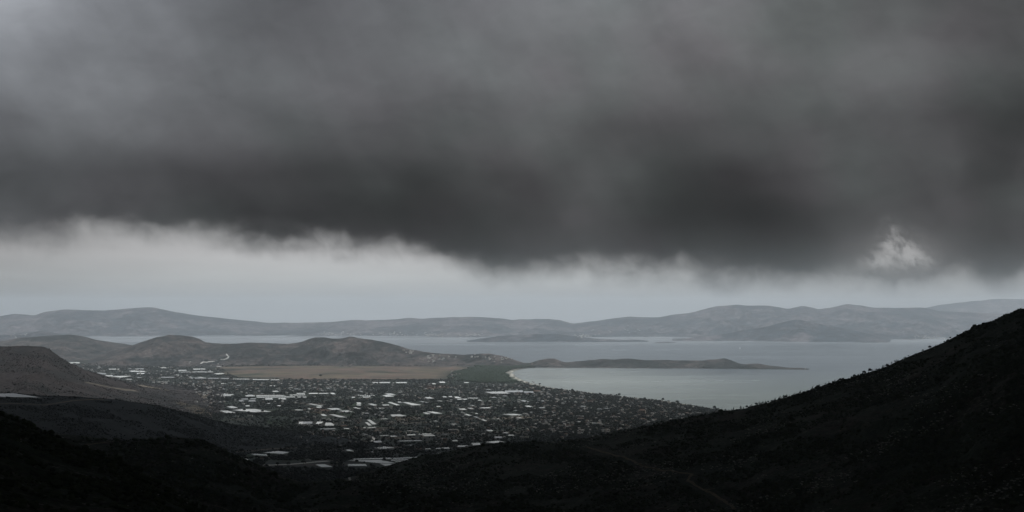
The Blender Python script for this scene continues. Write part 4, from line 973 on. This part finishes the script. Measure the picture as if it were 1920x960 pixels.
# bulk houses: everything past the first three hundred, and the far settlements
def house_mass(name, pts, mats, sizes):
    V = []; F = []; FM_ = []; n = 0
    for (x, y, z), k, (L, Wd, H_) in zip(pts, mats, sizes):
        a = random.uniform(0, 3.14); ca, sa = math.cos(a), math.sin(a)
        bv = [(-L/2,-Wd/2,-2),(L/2,-Wd/2,-2),(L/2,Wd/2,-2),(-L/2,Wd/2,-2),(-L/2,-Wd/2,H_),(L/2,-Wd/2,H_),(L/2,Wd/2,H_),(-L/2,Wd/2,H_),(-L/2*.6,0,H_+1.6),(L/2*.6,0,H_+1.6)]
        V += [(x + p_[0]*ca - p_[1]*sa, y + p_[0]*sa + p_[1]*ca, z + p_[2]) for p_ in bv]
        for f_ in ((0,1,5,4),(1,2,6,5),(2,3,7,6),(3,0,4,7)): F.append(tuple(i + n for i in f_)); FM_.append(k)
        r = 3 if random.random() < .3 else 4
        for f_ in ((4,5,9,8),(5,6,9),(6,7,8,9),(7,4,8)): F.append(tuple(i + n for i in f_)); FM_.append(r)
        n += 10
    o = mesh_py(name, V, F, [M['wall_w'], M['wall_c'], M['wall_g'], M['tile'], M['slab']])
    o.data.polygons.foreach_set('material_index', FM_); o['kind'] = 'stuff'; return o
pts, mt_, sz_ = [], [], []
def more(n, box, smin=7, smax=15, skip=True, h=(3, 6.5)):
    xa, xb, ya, yb = box; k = 0; tr = 0
    while k < n and tr < n * 6:
        tr += 1; x, y = random.uniform(xa, xb), random.uniform(ya, yb); g_ = G(x, y)
        if in_occ(g_[0], g_[1], 8, 8) or abs(hit(x, y).y - g_[1]) > 150: continue
        if g_[0] > 150 and float(sdist(np.array([g_[0]]), np.array([g_[1]]))[0]) < 40: continue
        pts.append((g_[0], g_[1], drop(g_[0], g_[1])[0])); mt_.append(random.choices((0, 1, 2), (7, 2, 2))[0]); sz_.append((random.uniform(smin, smax), random.uniform(smin, smax) * .8, random.uniform(*h))); k += 1
more(220, (1000, 1380, 736, 815), 5, 12); more(120, (840, 1100, 712, 800)); more(70, (540, 700, 714, 734)); more(70, (340, 560, 714, 760)); more(60, (220, 400, 715, 768)); more(70, (150, 420, 680, 712)); more(330, (560, 990, 716, 840), 5, 12); more(20, (845, 905, 695, 712))
house_mass('village_houses', pts, mt_, sz_)
pts, mt_, sz_ = [], [], []
def far_set(n, cx, cy, rx, ry, s0, s1):
    for _ in range(n):
        h_ = hit(random.gauss(cx, rx), random.gauss(cy, ry))
        if h_.y > 9500 and h_.z > 1: pts.append(tuple(h_)); mt_.append(random.choices((0, 1), (4, 1))[0]); s_ = random.uniform(s0, s1); sz_.append((s_, s_ * .7, random.uniform(5, 9)))
far_set(9, 768, 659, 4, 1.2, 12, 22); far_set(18, 812, 673, 12, 4, 9, 20); far_set(13, 930, 675, 18, 3, 8, 14); far_set(7, 950, 671, 10, 2, 8, 14)
far_set(30, 625, 626, 14, 2, 16, 30); far_set(20, 735, 627, 14, 2.5, 16, 30); far_set(44, 810, 627, 26, 2, 16, 30); far_set(22, 880, 629, 14, 2, 16, 30); far_set(14, 650, 627, 20, 2, 16, 30)
far_set(26, 1092, 630, 9, 1.4, 16, 34); far_set(50, 1745, 635, 22, 3, 18, 34); far_set(16, 1170, 620, 30, 5, 14, 24); far_set(10, 30, 629, 10, 2, 14, 26); far_set(10, 900, 668, 30, 3, 8, 14)
house_mass('distant_houses', pts, mt_, sz_)

# thin tower, lighthouse speck, sailing boat
def lathe(name, prof, n, mat, parent=None):
    vs = []; fs = []
    for r, z in prof:
        for i in range(n): vs.append((r * math.cos(6.2832 * i / n), r * math.sin(6.2832 * i / n), z))
    for j in range(len(prof) - 1):
        for i in range(n): fs.append((j*n+i, j*n+(i+1)%n, (j+1)*n+(i+1)%n, (j+1)*n+i))
    fs.append(tuple(range((len(prof)-1)*n, len(prof)*n)))
    return mesh_py(name, vs, fs, mat, parent)
g_ = G(861, 743)
tw = lathe('water_tower', [(1.6, -2), (1.3, 20), (3.2, 23), (3.4, 27), (2.2, 29), (0.2, 30)], 12, M['wall_w']); tw.location = g_
tag(tw, 'thin pale tower rising above the trees of the middle plain', 'tower')
g_ = G(1518, 692.6)
lh = lathe('lighthouse', [(3, -2), (2.6, 3), (1.6, 3.2), (1.4, 9), (1.9, 9.2), (1.9, 9.6), (1.0, 9.8), (1.0, 11.5), (0.1, 12.6)], 12, M['wall_w']); lh.location = (g_[0] - 25, g_[1] + 35, drop(g_[0] - 25, g_[1] + 35)[0])
tag(lh, 'small white beacon at the very tip of the long low cape', 'lighthouse')
def boat():
    x, y, _ = P(1386.5, 653.6, 1); k = 450 / ((653.6 - HORIZON) / FPX); x = (1386.5 - 960) / FPX * k; y = k
    root = bpy.data.objects.new('sailboat', None); col.objects.link(root); root.location = (x, y, 0)
    tag(root, 'tiny white sailing boat alone on the open water behind the cape', 'boat')
    st = [(-6, 0.2, .9), (-4, 1.5, 1.0), (0, 1.9, 1.0), (4, 1.3, 1.2), (6.5, 0.05, 1.5)]; vs = []; fs = []
    for x_, w_, h_ in st: vs += [(x_, -w_, h_), (x_, -w_ * .5, -.3), (x_, w_ * .5, -.3), (x_, w_, h_)]
    for i in range(4):
        for j in range(3): fs.append((4*i+j, 4*i+4+j, 4*i+5+j, 4*i+1+j))
        fs.append((4*i+3, 4*i, 4*i+4, 4*i+7))
    mesh_py('hull', vs, fs, M['boat'], root)
    lathe('mast', [(.12, .8), (.08, 17)], 8, M['steel'], root).location = (.8, 0, 0)
    for nm, tri in (('mainsail', [(.6, 2.2, 16.5), (.6, 2.2, 2.4), (-5.4, 2.2, 2.4)]), ('jib', [(1.0, 0, 15), (6.2, 0, 1.8), (1.4, 0, 2.2)])):
        v_ = []; 
        for e in (-.06, .06): v_ += [(a, e + .25 * (1 if nm == 'mainsail' else -1) * 0, c_) for a, _, c_ in tri]
        mesh_py(nm, v_, [(0,1,2),(5,4,3),(0,3,4,1),(1,4,5,2),(2,5,3,0)], M['boat'], root)
    root.rotation_euler = (0, 0, .35); root.scale = (1.3, 1.3, 1.3)
boat()

# ------------------------------------------------------------------ trees
def tree_protos():
    out = {}
    def clump_mesh(pts_, rr, mat, name):
        P3 = np.array(pts_, float); R = np.array(rr, float)
        co, f = blobs(P3 - np.array([0, 0, 1]) * (R * .8)[:, None], R, R * 1.9, jitter=.45)
        me = bpy.data.meshes.new(name); me.from_pydata(co.tolist(), [], f.tolist()); me.materials.append(mat); return me
    for kind in ('conifer', 'cypress', 'broad'):
        L_ = []
        for v_ in range(4):
            pts_, rr = [], []
            if kind == 'conifer':
                for i in range(46):
                    h_ = random.uniform(.2, 1); r_ = (1 - h_) * .33 + .03; a = random.uniform(0, 6.28); d_ = r_ * random.uniform(.3, 1.1)
                    pts_.append((d_ * math.cos(a), d_ * math.sin(a), h_)); rr.append(random.uniform(.04, .1) * (1.2 - h_ * .6))
            elif kind == 'cypress':
                for i in range(34):
                    h_ = random.uniform(.08, 1); r_ = .1 * math.sin(min(1, h_ * 1.1 + .1) * 2.9); a = random.uniform(0, 6.28)
                    pts_.append((r_ * math.cos(a), r_ * math.sin(a), h_)); rr.append(random.uniform(.04, .075))
            else:
                for i in range(54):
                    a = random.uniform(0, 6.28); e = random.uniform(-.5, 1.5); d_ = random.uniform(.15, .5) * math.cos(e * .9)
                    pts_.append((d_ * math.cos(a) * 1.1, d_ * math.sin(a), .58 + .32 * math.sin(e))); rr.append(random.uniform(.07, .15))
            cr = clump_mesh(pts_, rr, M['leaf'] if kind != 'conifer' else M['scrub'], 'crown')
            tv = []; tf = []
            for j, (r_, z) in enumerate(((.035, -.12), (.026, .25), (.015, .6), (.006, .85))):
                for i in range(6): tv.append((r_ * math.cos(i * 1.047), r_ * math.sin(i * 1.047), z))
            for j in range(3):
                for i in range(6): tf.append((j*6+i, j*6+(i+1)%6, (j+1)*6+(i+1)%6, (j+1)*6+i))
            for q in range(5):
                a = q * 1.3; b0 = len(tv); z = .3 + .1 * q; ex, ey = .22 * math.cos(a) * (1 - z), .22 * math.sin(a) * (1 - z)
                tv += [(0, 0, z - .015), (0, 0, z + .015), (ex, ey, z + .13)]; tf.append((b0, b0 + 1, b0 + 2))
            tm = bpy.data.meshes.new('trunk'); tm.from_pydata(tv, [], tf); tm.materials.append(M['bark'])
            L_.append((tm, cr))
        out[kind] = L_
    return out
TP = tree_protos()
def tree(x, y, h_, kind, label, group, z=None, w=1.0):
    tm, cr = random.choice(TP[kind]); z = drop(x, y)[0] if z is None else z
    o = bpy.data.objects.new('conifer_tree' if kind != 'broad' else 'tree', None); col.objects.link(o); o.empty_display_size = 1
    o.location = (x, y, z); o.rotation_euler = (0, 0, random.uniform(0, 6.28)); o.scale = (h_ * w, h_ * w, h_)
    tag(o, label, 'tree', group)
    for nm, me in (('trunk', tm), ('crown', cr)):
        c_ = bpy.data.objects.new(nm, me); col.objects.link(c_); c_.parent = o
    return o
# conifers along the skyline of the mountain
def crest_point(px, D0, D1):
    best = None
    for D_ in np.linspace(D0, D1, 60):
        x = (px - 960) / FPX * D_; z = drop(x, D_)[0]; a = (z - CAMZ) / D_
        if best is None or a > best[0]: best = (a, x, D_, z)
    return best
px = 1225
segs = [(1225, 1340, 'the low skyline above the village', 7), (1340, 1450, 'the skyline where mountain meets bay', 8.5), (1450, 1560, 'the skyline before the cape tip', 8.5), (1560, 1680, 'the steepening skyline below the summit slope', 7.5), (1680, 1790, 'the high skyline below the rocky shoulder', 6.5)]
while px < 1790:
    sg = next(s_ for s_ in segs if s_[0] <= px <= s_[1])
    a, x, D_, z = crest_point(px, 2200, 3000)
    D_ += random.uniform(-25, 8); x = (px - 960) / FPX * D_
    tall = random.random(); hgt = sg[3] * random.uniform(.35, .85)
    if tall > .9: hgt *= 1.3
    lab = ('tall dark tree' if hgt > sg[3] * .75 else ('low dark tree' if hgt < sg[3] * .5 else 'dark tree'))
    part_ = min(4, int((px - sg[0]) / (sg[1] - sg[0]) * 5))
    lab += ', ' + ('lower left end', 'lower half', 'middle', 'upper half', 'upper right end')[part_] + ' of ' + sg[2]
    kd = random.choices(('conifer', 'broad', 'cypress'), (6, 2.5, 1))[0]; wd = random.uniform(.9, 1.1 if kd == 'broad' else 1.6)
    lab = {'conifer': 'narrow ' if wd < 1.2 else 'wide ', 'broad': 'round ', 'cypress': 'slim '}[kd] + lab
    tree(x, D_, hgt, kd, lab, 'conifers along the mountain skyline', w=wd)
    px += random.choice((1.4, 2.0, 2.8, 3.6, 6)) if px < 1700 else random.uniform(4, 14)
# trees of the plain nearest the camera and by the greenhouses
spots_h = [(669,868.2,10,'dark round tree at the near edge of the largest greenhouse block'),(683,869,6,'small dark bush-like tree right of the round tree by the largest block'),(718,829,13,'dark round tree beside the pale greenhouse at the curved road'),(520,873,10,'dark tree cutting the long pale road, left one'),(541,873.2,11,'dark tree cutting the long pale road, middle one'),(569,870.8,12,'dark tree cutting the long pale road, right one'),
 (720,865.5,11,'dark tree between the largest block and the long grey greenhouse'),(776,828,11,'dark tree in front of the long pale grey greenhouse'),(601,707,18,'lone dark tree standing in the brown marsh'),(504,856.5,12,'dark clump at the right end of the narrow greenhouse'),(1073,735,17,'tallest round tree at the top edge of the village by the bay'),(1161,742.6,16,'tall dark tree on the bay shore skyline of the village'),(1243,751.5,15,'tall dark tree beside the pale gap of beach at the village end'),(1270,755.6,14,'broad dark tree on the shore left of the village end'),(1340,767,16,'dark tree where the shore runs behind the mountain'),(1012,722,13,'dark tree behind the beach at its left bend'),(790,816,9,'small dark tree between the staggered greenhouses'),(458,771,12,'dark tree in front of the big pale block'),(492,773.5,12,'dark tree at the right corner of the big pale block'),(945,735.6,13,'dark tree between the greenhouse strips behind the beach'),(433,711,15,'dark tree between the marsh edge strips')]
for a, b_, h_, lab in spots_h:
    g_ = G(a, b_); tree(g_[0], g_[1], h_, 'broad', lab, 'single trees of the plain')
TZ = [('along the shore side of the village', (1090, 1350, 742, 770), 30, True), ('in the valley mouth between dark slopes', (500, 700, 880, 904), 44, False), ('around the long pale road', (470, 660, 855, 882), 34, False), ('before the mountain shoulder', (660, 880, 838, 872), 26, False)]
for zn, (xa, xb, ya, yb), n, shore in TZ:
    k = 0; tr = 0
    while k < n and tr < 900:
        tr += 1; x, y = random.uniform(xa, xb), random.uniform(ya, yb)
        if shore: y = np.interp(x, [1090, 1160, 1240, 1300, 1350], [735.5, 743.5, 752, 760.5, 769]) + random.uniform(0, 3)
        g_ = G(x, y)
        if in_occ(g_[0], g_[1], 25, 6) or abs(hit(x, y).y - g_[1]) > 90: continue
        kd = 'cypress' if random.random() < .25 else 'broad'; hg = random.uniform(5, 11) * (1.15 if shore else .9)
        tree(g_[0], g_[1], hg, kd, ('slim dark cypress ' if kd == 'cypress' else ('tall round dark tree ' if hg > 8.3 else 'low round dark tree ')) + zn + ', ' + sub_place(x, y if not shore else (ya + yb) / 2, xa, xb, ya, yb).replace('central ' if shore else '@', '').replace('central middle', 'centre'), 'trees ' + zn); k += 1

# woods, hedges and groves of the plain as one mass
def plain_wood(n):
    u = rng.random(n * 5); v_ = rng.random(n * 5)
    yy = 3400 + 8000 * v_ ** 1.15; pxx = 120 + 1300 * u; xx = (pxx - 960) / FPX * yy
    keep = sdist(xx, yy) > 26
    keep &= ~inside(xx, yy, MARSH) & ~inside(xx, yy, PINE)
    c1, s1 = math.cos(math.radians(24)), math.sin(math.radians(24))
    fx, fy = xx * c1 + yy * s1, -xx * s1 + yy * c1
    hedge = (np.abs((fx / 150) % 1 - .5) < .06) | (np.abs((fy / 75) % 1 - .5) < .10)
    dens = np.clip((fbm(xx / 260, yy / 260, 4, 201) - .40) * 4.0, 0, 1) * .75 + .45 * hedge * (fbm(xx / 500, yy / 500, 2, 205) > .45) + .22
    vill = ((pxx > 1000) & (yy < 8600)) * 1.0
    keep &= rng.random(len(xx)) < np.clip(dens + vill, 0, 1)
    for q in OCC:
        x0, y0 = q.min(0) - 5; x1, y1 = q.max(0) + 5
        keep &= ~((xx > x0) & (xx < x1) & (yy > y0 - 34) & (yy < y1))
    for a, b_ in HOCC: keep &= ~((np.abs(xx - a) < 7) & (yy > b_ - 30) & (yy < b_ + 7))
    xx, yy = xx[keep][:n], yy[keep][:n]
    zz = np.array([drop(a, b_)[0] for a, b_ in zip(xx, yy)])
    low_ = np.abs(zz - gz(xx, yy)) < 7; xx, yy, zz = xx[low_], yy[low_], zz[low_]
    hh = rng.uniform(2.6, 6.0, len(xx)) * (1 + .6 * (rng.random(len(xx)) > .93)); rr = hh * rng.uniform(.5, .85, len(xx))
    co, f = blobs(np.stack([xx, yy, zz], -1), rr, hh * 1.05)
    o = mesh_np('woodland', co, f, 3, M['leaf']); o['kind'] = 'stuff'
plain_wood(85000)
def fill_poly(name, poly, n, h0, h1, mat, wide=.6):
    x0, y0 = poly.min(0); x1, y1 = poly.max(0)
    xx = rng.uniform(x0, x1, n * 4); yy = rng.uniform(y0, y1, n * 4)
    k = ((np.where(inside(xx, yy, poly), 1, -1) * seg_dist(xx, yy, poly) + (fbm(xx / 150, yy / 150, 4, 21) - .5) * 260) > 20) & (sdist(xx, yy) > 45); xx, yy = xx[k][:n], yy[k][:n]
    zz = gz(xx, yy); hh = rng.uniform(h0, h1, len(xx))
    co, f = blobs(np.stack([xx, yy, zz], -1), hh * wide, hh); o = mesh_np(name, co, f, 3, mat); o['kind'] = 'stuff'
fill_poly('pine_forest', PINE, 9000, 7, 13, M['pineleaf'])
# scrub on the slopes
def scrub(name, obj, n, r0, r1, mat, cond=None, dscale=60, thr=.42, seed=0, visible=True):
    me = obj.data; N = len(me.vertices); c_ = np.empty(N * 3, np.float32); me.vertices.foreach_get('co', c_); c_ = c_.reshape(-1, 3)
    l_ = np.empty(len(me.loops), np.int32); me.loops.foreach_get('vertex_index', l_); q = l_.reshape(-1, 4)
    A, B, C_, D_ = (c_[q[:, i]] for i in range(4))
    area = np.linalg.norm(np.cross(C_ - A, D_ - B), axis=1) / 2
    cen = (A + B + C_ + D_) / 4
    w_ = area.copy(); nrm = np.cross(C_ - A, D_ - B); nrm /= np.linalg.norm(nrm, axis=1)[:, None] + 1e-9; nrm *= np.sign(nrm[:, 2:3])
    view = cen - np.array([0, 0, CAMZ]); dist = np.linalg.norm(view, axis=1); facing = -(nrm * view).sum(1) / dist
    azp = 960 + FPX * cen[:, 0] / np.maximum(cen[:, 1], 1)
    w_ *= (facing > -.06) & (azp > -220) & (azp < 2140) & (cen[:, 1] > 150)
    w_ *= 1 / np.maximum(dist, 300) ** .6
    if cond is not None: w_ *= cond(cen)
    fi = rng.choice(len(w_), n, p=w_ / w_.sum()); u, v_ = rng.random((2, n, 1))
    p_ = (A[fi] * (1 - u) + B[fi] * u) * (1 - v_) + (D_[fi] * (1 - u) + C_[fi] * u) * v_
    k = fbm(p_[:, 0] / dscale, p_[:, 1] / dscale, 4, 300 + seed) > thr + rng.normal(0, .06, n); p_ = p_[k]
    for tk in TRACKS:
        k = seg_dist(p_[:, 0], p_[:, 1], tk, False) > 7 + (p_[:, 1] - 800) * .004; p_ = p_[k]
    rr = rng.uniform(r0, r1, len(p_)) * (1 + 1.0 * (rng.random(len(p_)) > .95))
    p_[:, 2] -= rr * .25
    co, f = blobs(p_, rr, rr * rng.uniform(1.0, 1.7, len(p_)))
    o = mesh_np(name, co, f, 3, mat); o['kind'] = 'stuff'; return p_
scrub('scrub', slope, 26000, .7, 1.9, M['scrub'], dscale=35, thr=.40, seed=1)
scrub('scrub', knoll, 30000, 1.2, 3.0, M['scrub'], dscale=60, thr=.42, seed=2)
scrub('scrub', rm, 90000, .9, 2.4, M['scrub'], dscale=70, thr=.43, seed=3)
scrub('scrub', dark, 40000, 1.3, 2.6, M['scrub3'], dscale=90, thr=.42, seed=4)
scrub('scrub', brown, 30000, 1.4, 2.6, M['scrub2'], dscale=90, thr=.46, seed=5)
# pale limestone lying loose on the near slopes
def rocks(obj, n, r0, r1, dscale, thr, seed):
    me = obj.data; N = len(me.vertices); c_ = np.empty(N * 3, np.float32); me.vertices.foreach_get('co', c_); c_ = c_.reshape(-1, 3)
    fi = rng.integers(0, N, n * 3); p_ = c_[fi] + np.concatenate([rng.uniform(-8, 8, (n * 3, 2)), np.zeros((n * 3, 1))], 1)
    azp = 960 + FPX * p_[:, 0] / np.maximum(p_[:, 1], 1)
    k = (fbm(p_[:, 0] / dscale, p_[:, 1] / dscale, 4, seed) > thr) & (p_[:, 1] > 350) & (azp > -100) & (azp < 2020); p_ = p_[k][:n].copy()
    p_[:, 2] = [drop(a, b_)[0] for a, b_ in p_[:, :2]]
    rr = rng.uniform(r0, r1, len(p_)); co, f = blobs(p_, rr, rr * .8, jitter=.5)
    o = mesh_np('rocks', co, f, 3, M['rock']); o['kind'] = 'stuff'
rocks(rm, 9000, .7, 2.2, 110, .585, 401); rocks(knoll, 1500, .5, 1.6, 90, .58, 402); rocks(slope, 1500, .3, .9, 50, .58, 403)
